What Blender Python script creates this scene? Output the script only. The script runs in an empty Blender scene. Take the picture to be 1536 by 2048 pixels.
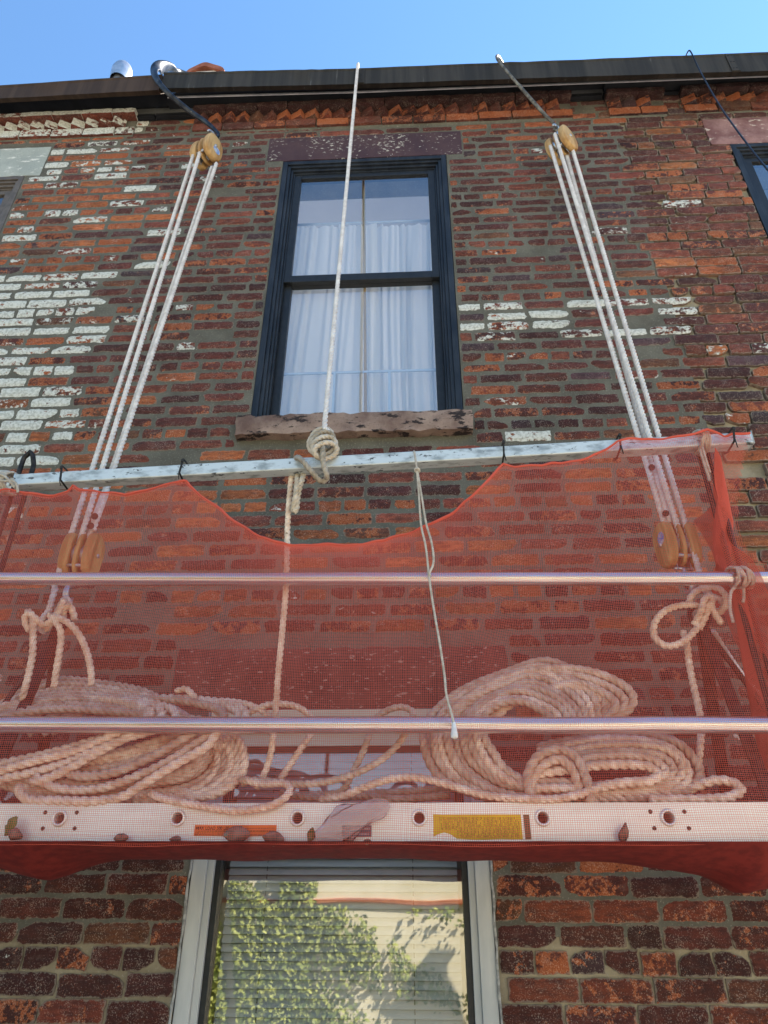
import bpy, math, random
import numpy as np
from mathutils import Vector, Matrix
R = math.radians
rng = np.random.default_rng(7)
random.seed(7)
sc = bpy.context.scene
COL = sc.collection

# ------------------------------------------------------------------ camera
F_PX, PITCH, YAW, ROLL = 1376.5, R(30.242), R(2.922), R(.296)
CAM = np.array([0., -2.5, 1.6])
def _axes():
    cy, sy = math.cos(YAW), math.sin(YAW)
    r0 = np.array([cy, sy, 0]); f0 = np.array([-sy, cy, 0]); zz = np.array([0, 0, 1.])
    fw = f0*math.cos(PITCH)+zz*math.sin(PITCH); u0 = -f0*math.sin(PITCH)+zz*math.cos(PITCH)
    return r0*math.cos(ROLL)+u0*math.sin(ROLL), -r0*math.sin(ROLL)+u0*math.cos(ROLL), fw
AX = _axes()
def P(x, y, Y):
    """the point at depth Y that was measured at photo pixel x, y"""
    d = AX[0]*(x-768)/F_PX+AX[1]*(1024-y)/F_PX+AX[2]
    t = (Y-CAM[1])/d[1]
    return CAM+d*t
cd = bpy.data.cameras.new('camera'); cam = bpy.data.objects.new('camera', cd); COL.objects.link(cam)
cam.matrix_world = Matrix(((AX[0][0], AX[1][0], -AX[2][0], CAM[0]), (AX[0][1], AX[1][1], -AX[2][1], CAM[1]),
                           (AX[0][2], AX[1][2], -AX[2][2], CAM[2]), (0, 0, 0, 1)))
cd.sensor_fit = 'VERTICAL'; cd.sensor_height = 36; cd.sensor_width = 27
cd.lens = F_PX/2048*36; cd.clip_end = 3000; cd.clip_start = .02
sc.camera = cam

# ------------------------------------------------------------------ light
SUN_EL, SUN_AZ = R(43), R(62)         # azimuth to the right of straight behind the houses
sd = Vector((math.sin(SUN_AZ)*math.cos(SUN_EL), math.cos(SUN_AZ)*math.cos(SUN_EL), math.sin(SUN_EL)))
w = bpy.data.worlds.new('World'); sc.world = w; w.use_nodes = True
nt = w.node_tree; bg = nt.nodes['Background']
sky = nt.nodes.new('ShaderNodeTexSky'); sky.sky_type = 'NISHITA'; sky.sun_disc = False
sky.sun_elevation = SUN_EL; sky.sun_rotation = SUN_AZ
sky.air_density = 2.0; sky.dust_density = 0; sky.ozone_density = 10.0
nt.links.new(sky.outputs[0], bg.inputs[0]); bg.inputs[1].default_value = .063
sl = bpy.data.lights.new('sun', 'SUN'); sl.energy = 5.0; sl.angle = R(.5); sl.color = (1, .90, .77)
so = bpy.data.objects.new('sun', sl); COL.objects.link(so)
so.rotation_euler = sd.to_track_quat('Z', 'Y').to_euler(); so.location = (6, 4, 14)
vs = sc.view_settings
sc.display_settings.display_device = 'sRGB'
vs.view_transform = 'Standard'; vs.look = 'None'; vs.gamma = 1; vs.exposure = 2.1
sc.cycles.max_bounces = 8; sc.cycles.transparent_max_bounces = 24
sc.cycles.diffuse_bounces = 4; sc.cycles.caustics_reflective = False; sc.cycles.caustics_refractive = False

# ------------------------------------------------------------------ scene graph helpers
def tag(o, label=None, cat=None, group=None, kind=None):
    if label: o['label'] = label
    if cat: o['category'] = cat
    if group: o['group'] = group
    if kind: o['kind'] = kind
    return o
def thing(name, label, cat, loc=(0, 0, 0), group=None):
    o = bpy.data.objects.new(name, None); COL.objects.link(o); o.location = loc
    o.empty_display_size = .1
    return tag(o, label, cat, group)
LOCAL = set()                        # things modelled about their own origin, so that copies can be placed
def link_mesh(name, me, mat, parent=None, smooth=False):
    if mat:
        me.materials.append(mat)
    if smooth:
        me.shade_smooth()
    o = bpy.data.objects.new(name, me); COL.objects.link(o)
    if parent is not None:
        o.parent = parent
        if parent.type == 'EMPTY' and parent.name not in LOCAL:         # meshes are modelled in world coordinates
            o.matrix_parent_inverse = Matrix.Translation(-parent.location)
    return o
class MB:
    def __init__(s): s.v = []; s.f = []
    def n(s): return len(s.v)
    def add(s, vs, fs):
        k = len(s.v); s.v.extend([tuple(map(float, q)) for q in vs]); s.f.extend([tuple(int(i)+k for i in f) for f in fs])
    def hexa(s, a, b):
        """a: four points ring, b: four points ring"""
        s.add(list(a)+list(b), [(3, 2, 1, 0), (4, 5, 6, 7)]+[(i, (i+1) % 4, 4+(i+1) % 4, 4+i) for i in range(4)])
    def box(s, x0, x1, y0, y1, z0, z1):
        s.hexa([(x0, y0, z0), (x0, y1, z0), (x1, y1, z0), (x1, y0, z0)][::-1], [(x0, y0, z1), (x0, y1, z1), (x1, y1, z1), (x1, y0, z1)][::-1])
    def sheet(s, pts):
        s.add(pts, [tuple(range(len(pts)))])
    def prism(s, prof, A, B, cap=True):
        """profile of (y, z) swept from A to B with offsets"""
        n = len(prof)
        s.add([(A[0], A[1]+p[0], A[2]+p[1]) for p in prof]+[(B[0], B[1]+p[0], B[2]+p[1]) for p in prof],
              [(i, (i+1) % n, n+(i+1) % n, n+i) for i in range(n)]+([tuple(range(n))[::-1], tuple(range(n, 2*n))] if cap else []))
    def grid(s, pts, closed=False):
        """rows of points"""
        k = len(s.v); r = len(pts); c = len(pts[0])
        for row in pts: s.v.extend([tuple(map(float, q)) for q in row])
        for i in range(r-1):
            for j in range(c if closed else c-1):
                s.f.append((k+i*c+j, k+i*c+(j+1) % c, k+(i+1)*c+(j+1) % c, k+(i+1)*c+j))
    def tube(s, pts, r, n=10, sx=1.0, cap=True, closed=False, up=(0, 0, 1), sub=0):
        pts = np.array(pts, float)
        if sub: pts = smooth_path(pts, sub)
        T, N, B = frames(pts, up)
        rr = np.asarray(r, float)
        rr = np.full(len(pts), float(rr)) if rr.ndim == 0 else np.interp(np.linspace(0, 1, len(pts)), np.linspace(0, 1, len(rr)), rr)
        rows = []
        for i in range(len(pts)):
            rows.append([pts[i]+rr[i]*(math.cos(a)*N[i]*sx+math.sin(a)*B[i]) for a in np.arange(n)*2*math.pi/n])
        k = len(s.v); s.grid(rows, True)
        if cap and not closed:
            s.f.append(tuple(range(k, k+n))[::-1]); e = k+(len(pts)-1)*n; s.f.append(tuple(range(e, e+n)))
    def disc(s, c, r, ax, d=.002, n=18):
        ax = Vector(ax).normalized(); s.tube([Vector(c), Vector(c)+ax*d], r, n)
    def lathe(s, prof, c, ax=(0, 0, 1), n=20):
        ax = Vector(ax).normalized(); a = ax.orthogonal().normalized(); b = ax.cross(a); c = Vector(c)
        rows = [[c+ax*h+(a*math.cos(t)+b*math.sin(t))*r for t in np.arange(n)*2*math.pi/n] for r, h in prof]
        s.grid(rows, True)
    def build(s, name, mat, parent=None, smooth=False, bevel=0, auto=None):
        me = bpy.data.meshes.new(name); me.from_pydata(s.v, [], s.f); me.validate(); me.update()
        o = link_mesh(name, me, mat, parent, smooth)
        if bevel:
            m = o.modifiers.new('bevel', 'BEVEL'); m.width = bevel; m.segments = 2; m.limit_method = 'ANGLE'
        if auto:
            me.shade_smooth(); me.set_sharp_from_angle(angle=auto)
        return o
def smooth_path(p, ds):
    """catmull-rom through p, resampled every ds"""
    p = np.array(p, float); q = np.vstack([2*p[0]-p[1], p, 2*p[-1]-p[-2]]); out = []
    for i in range(1, len(q)-2):
        t = np.linspace(0, 1, 24, endpoint=False)[:, None]
        a, b, c, d = q[i-1], q[i], q[i+1], q[i+2]
        out.append(.5*(2*b+(c-a)*t+(2*a-5*b+4*c-d)*t*t+(3*b-a-3*c+d)*t**3))
    out = np.vstack(out+[p[-1:]])
    L = np.r_[0, np.cumsum(np.linalg.norm(np.diff(out, axis=0), axis=1))]
    n = max(3, int(L[-1]/ds)+1); u = np.linspace(0, L[-1], n)
    return np.stack([np.interp(u, L, out[:, k]) for k in range(3)], 1)
def frames(p, up=(0, 0, 1)):
    T = np.gradient(p, axis=0); T /= np.linalg.norm(T, axis=1)[:, None]+1e-12
    N = np.zeros_like(T); u = np.array(up, float)
    n0 = np.cross(T[0], u)
    if np.linalg.norm(n0) < 1e-3: n0 = np.cross(T[0], (1., 0, 0))
    n0 = n0/np.linalg.norm(n0); N[0] = n0
    for i in range(1, len(p)):
        v = N[i-1]-T[i]*np.dot(N[i-1], T[i]); N[i] = v/(np.linalg.norm(v)+1e-12)
    return T, N, np.cross(T, N)
def np_mesh(name, v, f, mat, parent=None, smooth=False):
    me = bpy.data.meshes.new(name)
    v = np.asarray(v, np.float32); f = np.asarray(f, np.int32)
    me.vertices.add(len(v)); me.vertices.foreach_set('co', v.ravel())
    k = f.shape[1]
    me.loops.add(f.size); me.loops.foreach_set('vertex_index', f.ravel())
    me.polygons.add(len(f)); me.polygons.foreach_set('loop_start', np.arange(len(f), dtype=np.int32)*k)
    me.update(calc_edges=True); me.validate()
    return link_mesh(name, me, mat, parent, smooth)
# three-strand laid rope
def rope_arrays(pts, r, lay=5.4, ds=None, phase=0.):
    ds = ds or r*.5
    p = smooth_path(pts, ds); T, N, B = frames(p)
    s = np.arange(len(p))*np.linalg.norm(p[1]-p[0])
    a = np.arange(12)*2*math.pi/12; ph = np.abs(((a+math.pi/3) % (2*math.pi/3))-math.pi/3)
    d, rs = .44*r, .585*r
    rho = d*np.cos(ph)+np.sqrt(np.maximum(rs*rs-(d*np.sin(ph))**2, 0))
    ang = a[None]+(2*math.pi*s/(lay*r))[:, None]+phase
    v = p[:, None]+rho[None, :, None]*(np.cos(ang)[..., None]*N[:, None]+np.sin(ang)[..., None]*B[:, None])
    n = len(p); i = np.arange(n-1)[:, None]*12; j = np.arange(12)[None]
    f = np.stack([i+j, i+(j+1) % 12, i+12+(j+1) % 12, i+12+j], -1).reshape(-1, 4)
    # ends closed with a small fan of quads
    v = v.reshape(-1, 3); k = len(v)
    v = np.vstack([v, p[:1], p[-1:]])
    e = (n-1)*12
    q = [[k, (2*m+2) % 12, 2*m+1, 2*m] for m in range(6)]+[[k+1, e+2*m, e+2*m+1, e+(2*m+2) % 12] for m in range(6)]
    return v, np.vstack([f, np.array(q)])
def rope_obj(name, paths, r, mat, parent=None, lay=5.4):
    V, Fc, k, S = [], [], 0, []
    for i, p in enumerate(paths):
        v, f = rope_arrays(p, r if np.isscalar(r) else r[i], lay, phase=i*.7)
        V.append(v); Fc.append(f+k); k += len(v); S.append(np.full(len(v), rng.uniform(.62, 1.1) if len(paths) > 6 else 1., np.float32))
    o = np_mesh(name, np.vstack(V), np.vstack(Fc), mat, parent, True)
    at = o.data.attributes.new('wear', 'FLOAT', 'POINT'); at.data.foreach_set('value', np.concatenate(S))     # some lengths are dirtier
    return o
def PX(lst):
    """list of (px, py, Y) to points"""
    return [P(*q) for q in lst]

# ------------------------------------------------------------------ materials
MATS = {}
class NT:
    def __init__(s, name):
        s.m = bpy.data.materials.new(name); s.m.use_nodes = True; s.t = s.m.node_tree
        s.b = s.t.nodes['Principled BSDF']; s.out = s.t.nodes['Material Output']
        s.b.inputs['Specular IOR Level'].default_value = .3
    def nd(s, t, **k):
        n = s.t.nodes.new(t)
        for a, v in k.items(): setattr(n, a, v)
        return n
    def lk(s, a, b): s.t.links.new(a, b)
    def val(s, sock, v):
        if isinstance(v, bpy.types.NodeSocket): s.lk(v, sock)
        else:
            if hasattr(sock.default_value, '__len__') and not hasattr(v, '__len__'): v = [v]*len(sock.default_value)
            if hasattr(sock.default_value, '__len__') and len(sock.default_value) == 4 and len(v) == 3: v = tuple(v)+(1,)
            sock.default_value = v
    def coord(s, kind='Object'): return s.nd('ShaderNodeTexCoord').outputs[kind]
    def mapv(s, v, scale=(1, 1, 1), loc=(0, 0, 0)):
        n = s.nd('ShaderNodeMapping'); s.lk(v, n.inputs[0]); n.inputs['Scale'].default_value = scale; n.inputs['Location'].default_value = loc
        return n.outputs[0]
    def noise(s, v, scale, detail=4, rough=.55, dist=0):
        n = s.nd('ShaderNodeTexNoise'); s.lk(v, n.inputs['Vector']); n.inputs['Scale'].default_value = scale
        n.inputs['Detail'].default_value = detail; n.inputs['Roughness'].default_value = rough; n.inputs['Distortion'].default_value = dist
        return n.outputs['Fac']
    def math(s, op, a, b=0., c=0., clamp=False):
        n = s.nd('ShaderNodeMath', operation=op, use_clamp=clamp); s.val(n.inputs[0], a); s.val(n.inputs[1], b); s.val(n.inputs[2], c)
        return n.outputs[0]
    def ss(s, x, lo, hi):
        n = s.nd('ShaderNodeMapRange', interpolation_type='SMOOTHSTEP'); s.val(n.inputs['Value'], x)
        s.val(n.inputs['From Min'], lo); s.val(n.inputs['From Max'], hi)
        return n.outputs['Result']
    def mix(s, f, a, b, mode='MIX'):
        n = s.nd('ShaderNodeMix', data_type='RGBA', blend_type=mode); s.val(n.inputs[0], f); s.val(n.inputs[6], a); s.val(n.inputs[7], b)
        return n.outputs[2]
    def attr(s, name):
        n = s.nd('ShaderNodeAttribute', attribute_name=name); return n
    def sep(s, v):
        n = s.nd('ShaderNodeSeparateXYZ'); s.lk(v, n.inputs[0]); return n.outputs
    def bump(s, h, strength=.5, dist=.003):
        n = s.nd('ShaderNodeBump'); s.lk(h, n.inputs['Height']); n.inputs['Strength'].default_value = strength; n.inputs['Distance'].default_value = dist
        s.lk(n.outputs[0], s.b.inputs['Normal'])
    def set(s, col=None, rough=None, metal=None):
        if col is not None: s.val(s.b.inputs['Base Color'], col)
        if rough is not None: s.val(s.b.inputs['Roughness'], rough)
        if metal is not None: s.val(s.b.inputs['Metallic'], metal)
        return s.m
def mottled(name, c1, c2, scale=20, rough=.8, metal=0, stretch=(1, 1, 1), bump=0, lo=.35, hi=.65, detail=6, fleck=None, bdist=.002):
    t = NT(name); v = t.mapv(t.coord(), stretch); n = t.noise(v, scale, detail, .6)
    c = t.mix(t.ss(n, lo, hi), c1, c2)
    if fleck:
        f = t.noise(v, scale*fleck[2], 5, .65); c = t.mix(t.ss(f, fleck[1], fleck[1]+.05), c, fleck[0])
    if bump: t.bump(n, bump, bdist)
    return t.set(c, rough, metal)

def mat_brick():
    t = NT('old_brick')
    tone = t.attr('tone').outputs['Color']; par = t.attr('par').outputs['Color']
    sp, pw, sd_ = t.sep(par)
    off = t.math('MULTIPLY', sd_, 57.)
    cb = t.nd('ShaderNodeCombineXYZ'); t.lk(off, cb.inputs[0]); t.lk(off, cb.inputs[2])
    va = t.nd('ShaderNodeVectorMath', operation='ADD'); t.lk(t.coord(), va.inputs[0]); t.lk(cb.outputs[0], va.inputs[1]); v = va.outputs[0]
    n1 = t.noise(v, 17, 7, .62); n2 = t.noise(v, 85, 4, .6); n3 = t.noise(v, 260, 3, .6); n4 = t.noise(v, 9, 4, .5)
    ns = t.noise(t.mapv(v, (.35, 1, 1.3)), 60, 6, .7)
    g = t.mix(t.ss(ns, .35, .62), t.mix(.6, tone, (.030, .016, .017)), tone)
    g = t.mix(t.ss(n4, .35, .75), g, t.mix(1., g, (1.4, 1.25, 1.2), 'MULTIPLY'))
    g = t.mix(t.math('MULTIPLY', t.ss(n3, .42, .70), .5), g, t.mix(1., g, (1.75, 1.6, 1.5), 'MULTIPLY'))
    # spalled orange core where the dark face has gone
    lv = t.math('ADD', n1, t.math('MULTIPLY', t.math('SUBTRACT', n2, .5), .5))
    thr = t.math('SUBTRACT', .80, t.math('MULTIPLY', sp, .55))
    m = t.math('MULTIPLY', t.ss(t.math('SUBTRACT', lv, thr), -.03, .03), t.ss(t.sep(t.nd('ShaderNodeNewGeometry').outputs['True Normal'])[2], -.75, -.45))     # orange kept off undersides: their shade put into the colour
    orange = t.mix(t.ss(n3, .35, .65), (.29, .075, .028), (.47, .145, .055))
    g = t.mix(t.math('MULTIPLY', m, .88), g, orange)
    nb = t.noise(t.coord(), 1.3, 5, .6)
    g = t.mix(t.ss(nb, .38, .60), t.mix(1., g, (.66, .62, .62), 'MULTIPLY'), g)      # old soot in drifting patches
    # lime bloom and pits
    fl = t.ss(t.math('ADD', n3, t.math('MULTIPLY', n1, .45)), .80, .88)
    g = t.mix(t.math('MULTIPLY', fl, .34), g, (.50, .43, .37))
    pit = t.ss(t.noise(v, 150, 2, .5), .68, .74)
    g = t.mix(t.math('MULTIPLY', pit, .7), g, (.03, .018, .016))
    g = t.mix(t.math('MULTIPLY', t.ss(t.noise(t.mapv(v, (.6, 1, 1)), 34, 6, .7), .54, .74), .24), g, (.30, .22, .18))      # pale wear
    # mortar smeared over the arrises
    ed = t.attr('edge').outputs['Fac']
    sm = t.ss(t.math('ADD', ed, t.math('MULTIPLY', t.math('SUBTRACT', t.noise(v, 48, 6, .68), .5), 2.6)), .62, .92)
    g = t.mix(t.math('MULTIPLY', sm, .6), g, t.mix(n2, (.15, .13, .10), (.34, .29, .23)))
    # remains of white paint
    n5 = t.noise(t.mapv(v, (.8, 1, 1.2)), 24, 9, .66)
    pt = t.math('SUBTRACT', .83, t.math('MULTIPLY', pw, .52))
    pm = t.math('MULTIPLY', t.ss(t.math('SUBTRACT', t.math('ADD', n5, t.math('MULTIPLY', t.math('SUBTRACT', n2, .5), .22)), pt), -.03, .05), t.ss(pw, .02, .08))
    pm = t.math('MULTIPLY', pm, t.ss(t.sep(t.nd('ShaderNodeNewGeometry').outputs['True Normal'])[2], -.75, -.45))     # undersides were never painted
    white = t.mix(t.ss(n2, .35, .6), (.42, .42, .37), (.64, .64, .59))
    g = t.mix(pm, g, white)
    h = t.math('ADD', t.math('ADD', n1, t.math('MULTIPLY', n2, .6)), t.math('MULTIPLY', n3, .35))
    h = t.math('SUBTRACT', h, t.math('MULTIPLY', m, .25))
    h = t.math('ADD', h, t.math('MULTIPLY', pm, .25))
    t.bump(h, .8, .004)
    return t.set(g, .9)
def mat_mortar(name, c1, c2, bump=.5):
    t = NT(name); v = t.coord()
    n1 = t.noise(v, 6, 5, .6); n2 = t.noise(v, 130, 4, .65); n3 = t.noise(v, 28, 6, .65)
    c = t.mix(t.ss(n1, .3, .7), c1, c2)
    c = t.mix(t.math('MULTIPLY', t.ss(n2, .55, .72), .45), c, (.42, .40, .35))
    c = t.mix(t.math('MULTIPLY', t.ss(n3, .60, .72), .45), c, (.09, .085, .075))
    t.bump(t.math('ADD', t.math('MULTIPLY', n2, .6), n3), bump, .004)
    return t.set(c, .95)
M_BRICK = mat_brick()
M_MORTAR = mat_mortar('grey_mortar', (.092, .087, .070), (.150, .142, .115))
M_OLDMORTAR = mat_mortar('lime_mortar', (.20, .165, .11), (.36, .31, .22), .8)
def mat_stone():
    t = NT('brownstone_lintel'); v = t.coord()
    n1 = t.noise(v, 5, 6, .6); n2 = t.noise(t.mapv(v, (1, 1, 1.6)), 38, 9, .7); n3 = t.noise(v, 160, 3, .6)
    c = t.mix(t.ss(n1, .3, .7), (.060, .034, .046), (.085, .050, .058))
    reg = t.ss(t.noise(v, 3.2, 3, .5), .40, .62)
    wm = t.ss(t.math('ADD', n2, t.math('MULTIPLY', reg, .11)), .655, .70)
    c = t.mix(wm, c, t.mix(n3, (.42, .38, .33), (.62, .58, .52)))
    t.bump(t.math('ADD', n2, t.math('MULTIPLY', n3, .3)), .7, .004)
    return t.set(c, .85)
M_STONE = mat_stone()
def mat_stone2(name, base1, base2, paint, lo, sc=30):
    t = NT(name); v = t.coord()
    n1 = t.noise(v, 7, 6, .6); n2 = t.noise(t.mapv(v, (.5, 1, 1.4)), sc, 9, .68); n3 = t.noise(v, 140, 3, .6)
    c = t.mix(t.ss(n1, .3, .7), base1, base2)
    c = t.mix(t.ss(n2, lo, lo+.05), c, paint)
    c = t.mix(t.math('MULTIPLY', t.ss(n3, .6, .7), .5), c, (.05, .04, .04))
    t.bump(t.math('ADD', n2, t.math('MULTIPLY', n3, .3)), .8, .005)
    return t.set(c, .88)
M_SILL = mat_stone2('weathered_sill', (.14, .085, .070), (.36, .26, .21), (.030, .022, .022), .54, 22)
M_WLINTEL = mat_stone2('whitewashed_lintel', (.33, .36, .34), (.42, .45, .42), (.68, .68, .64), .56, 16)
M_PLINTEL = mat_stone2('pink_flaked_lintel', (.16, .07, .07), (.34, .20, .19), (.62, .53, .46), .58, 22)
M_LOWLINTEL = mat_stone2('red_brown_lintel', (.075, .036, .034), (.17, .075, .062), (.40, .28, .23), .585, 75)
M_BLACKWOOD = mottled('black_painted_wood', (.010, .013, .019), (.028, .033, .042), 14, .45, 0, (1, 1, .25), .3, fleck=((.20, .19, .17), .70, 2.2))
M_SASH = mottled('black_sash_paint', (.014, .016, .019), (.022, .024, .028), 30, .4)
M_BROWNFRAME = mottled('brown_grey_frame', (.10, .085, .075), (.14, .12, .105), 20, .5)
M_ALU = mottled('white_aluminium_trim', (.40, .42, .42), (.52, .53, .52), 12, .45, 0, (1, 1, .2))
M_CREAM = mottled('cream_paint', (.55, .50, .38), (.68, .62, .48), 10, .6, 0, (.4, 1, 1))
M_CAULK = mottled('grey_caulk', (.20, .20, .19), (.42, .42, .40), 40, .8, 0, bump=.6)
def mat_glass(name, ior=1.75, tint=(.90, .94, .95), rough=.006):
    t = NT(name); tr = t.nd('ShaderNodeBsdfTransparent'); tr.inputs[0].default_value = tint+(1,)
    gl = t.nd('ShaderNodeBsdfGlossy'); gl.inputs['Roughness'].default_value = rough; gl.inputs['Color'].default_value = (1, 1, 1, 1)
    ge = t.nd('ShaderNodeNewGeometry'); dp = t.nd('ShaderNodeVectorMath', operation='DOT_PRODUCT')
    t.lk(ge.outputs['Normal'], dp.inputs[0]); t.lk(ge.outputs['Incoming'], dp.inputs[1])
    cs = t.math('SUBTRACT', 1., t.math('ABSOLUTE', dp.outputs['Value'])); r0 = ((ior-1)/(ior+1))**2     # the same from both sides of the pane
    fr = t.math('ADD', r0, t.math('MULTIPLY', t.math('POWER', cs, 5.), 1-r0))
    v = t.coord(); n = t.noise(v, 2.2, 2, .5)
    bp = t.nd('ShaderNodeBump'); bp.inputs['Strength'].default_value = .05; bp.inputs['Distance'].default_value = .02; t.lk(n, bp.inputs['Height'])
    t.lk(bp.outputs[0], gl.inputs['Normal'])
    mx = t.nd('ShaderNodeMixShader'); t.lk(fr, mx.inputs[0]); t.lk(tr.outputs[0], mx.inputs[1]); t.lk(gl.outputs[0], mx.inputs[2])
    t.lk(mx.outputs[0], t.out.inputs[0]); return t.m
M_GLASS = mat_glass('window_glass', 3.0, (.95, .97, .98))
M_GLASS2 = mat_glass('coated_window_glass', 3.3, rough=.016)
M_CURTAIN = NT('white_curtain_cloth')
_tr = M_CURTAIN.nd('ShaderNodeBsdfTranslucent'); _tr.inputs[0].default_value = (.85, .84, .82, 1)
_mx = M_CURTAIN.nd('ShaderNodeMixShader'); _mx.inputs[0].default_value = .58
M_CURTAIN.lk(M_CURTAIN.b.outputs[0], _mx.inputs[1]); M_CURTAIN.lk(_tr.outputs[0], _mx.inputs[2]); M_CURTAIN.lk(_mx.outputs[0], M_CURTAIN.out.inputs[0])
M_CURTAIN = M_CURTAIN.set((.90, .89, .86), .9)
M_ROOM = mottled('room_plaster', (.62, .63, .66), (.68, .69, .72), 2, .9)
M_GUTTER = mottled('dark_gutter_metal', (.022, .020, .017), (.044, .039, .033), 6, .8, .0, (3, 1, .15), fleck=((.10, .10, .095), .66, 2))
M_BGUTTER = mottled('brown_gutter_metal', (.040, .024, .016), (.066, .041, .028), 6, .8, .0, (3, 1, .15))
M_FASCIA = mottled('black_fascia', (.008, .009, .012), (.016, .017, .021), 10, .7)
M_DRIP = mottled('white_drip_edge', (.42, .43, .46), (.62, .62, .64), 9, .5)
M_ROOFM = mottled('grey_roofing', (.08, .08, .08), (.13, .13, .13), 5, .9)

# ------------------------------------------------------------------ the houses
XL, XR = -3.75, 3.35
HOUSES = {}
H_LAB = {
 'l': 'brick row house with white paint remnants beside the dark red middle house',
 'm': 'dark red brick row house in the middle, behind the red netting and hung scaffold',
 'r': 'rough eroded brick row house at the right with pale lime joints'}
for k, x in (('l', -2.7), ('m', -.2), ('r', 2.3)):
    HOUSES[k] = thing('row_house', H_LAB[k], 'house', (x, 0, 0))
# openings: x0, x1, z0, z1
OPEN = [(-.75, .235, 3.50, 5.60), (-3.33, -2.345, 3.5, 5.56), (1.893, 2.88, 3.5, 5.52), (-.755, .222, .85, 2.30)]
BLOCK = OPEN+[(-.852, .332, 5.535, 5.768), (-.80, .272, 3.445, 3.56), (-3.43, -2.25, 5.50, 5.79), (1.79, 2.98, 5.515, 5.767), (-.912, .337, 2.235, 2.47)]
def house_of(x, z):
    rb = 1.30+.09*math.sin(z*9.1)+.05*math.sin(z*31.7)+(.12 if z < 4.4 else 0)
    return 'l' if x < -1.62 else ('r' if x > rb else 'm')
CH = .0676
def blocked_spans(z0, z1):
    return sorted((b[0], b[1]) for b in BLOCK if b[2] < z1-.012 and b[3] > z0+.012)
def smooth01(x, a, b):
    t = min(1, max(0, (x-a)/(b-a))); return t*t*(3-2*t)
TONES = np.array([(.105, .034, .027), (.070, .026, .024), (.185, .056, .036), (.36, .118, .045), (.075, .045, .052), (.14, .062, .036), (.052, .034, .036)])
def brick_look(x, z, k):
    """base tone, spall amount, white paint amount"""
    u = rng.random()
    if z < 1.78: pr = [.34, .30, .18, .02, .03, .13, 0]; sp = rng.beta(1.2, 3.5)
    elif k == 'm':
        if z < 3.48: pr = [.26, .10, .40, .19, .03, .02, 0]; sp = rng.beta(1.3, 2.0)
        else: pr = [.50, .17, .23, .015, .06, .03, 0]; sp = rng.beta(1.0, 2.9)
        if z < 2.5: pr = [.40, .30, .22, .03, .03, .02, 0]; sp = rng.beta(1, 4)
    elif k == 'l': pr = [.16, .06, .42, .26, .04, .06, 0]; sp = rng.beta(1.6, 1.8)
    else: pr = [.26, .18, .34, .03, .06, .09, .04]; sp = rng.beta(1.1, 2.7)
    if k == 'm' and x < -1.0 and z > 3.4 and rng.random() < .35*smooth01(-x, .9, 1.6): pr = [.2, .05, .4, .3, 0, .05, 0]
    i = rng.choice(7, p=np.array(pr)/sum(pr))
    tone = TONES[i]*rng.uniform(.78, 1.25)*rng.uniform(.94, 1.06, 3)
    if i == 3: sp *= .6
    if k == 'm' and 1.78 < z < 2.72: tone = tone*.66  # bricks behind the net toned down: scaffold shade put into their colour
    if z < 1.78: tone = tone*np.array([.78, .70, .60]); sp *= .9  # bricks below the platform darkened: its shade put into their tone
    pw = 0.
    if k == 'l':
        if 3.30 < z < 4.62: pw = rng.beta(4.2, 1.1) if rng.random() < .90 else rng.random()*.3
        elif z < 3.3: pw = rng.beta(3, 3) if rng.random() < .55 else 0
        elif z < 5.45: pw = rng.beta(1.8, 1.5) if rng.random() < .42 else rng.random()*.2
        else: pw = rng.beta(3, 2) if rng.random() < .7 else 0
    elif k == 'm' and x < -1.05 and z > 4.2 and rng.random() < .38*smooth01(-x, 1.0, 1.6): pw = rng.beta(2, 1.6)
    elif .3 < x < 1.4 and 4.0 < z < 4.26 and rng.random() < .62: pw = rng.beta(2.6, 1.5)
    elif .25 < x < 1.5 and 3.4 < z < 4.5 and rng.random() < .16: pw = rng.beta(1.6, 2)
    elif k == 'r' and 3.5 < z < 4.9 and rng.random() < .16: pw = rng.beta(1.2, 3)
    elif 1.9 < z < 2.3 and rng.random() < .25 and abs(x+.2) > .55: pw = rng.beta(1.6, 2.2)
    elif rng.random() < .10: pw = rng.beta(1, 4)
    return tone, sp, pw
bricks = {'l': [], 'm': [], 'r': []}     # x0, x1, z0, z1, protrude, roughness, tone, sp, pw, seed
c = 0; z = .02
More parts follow.
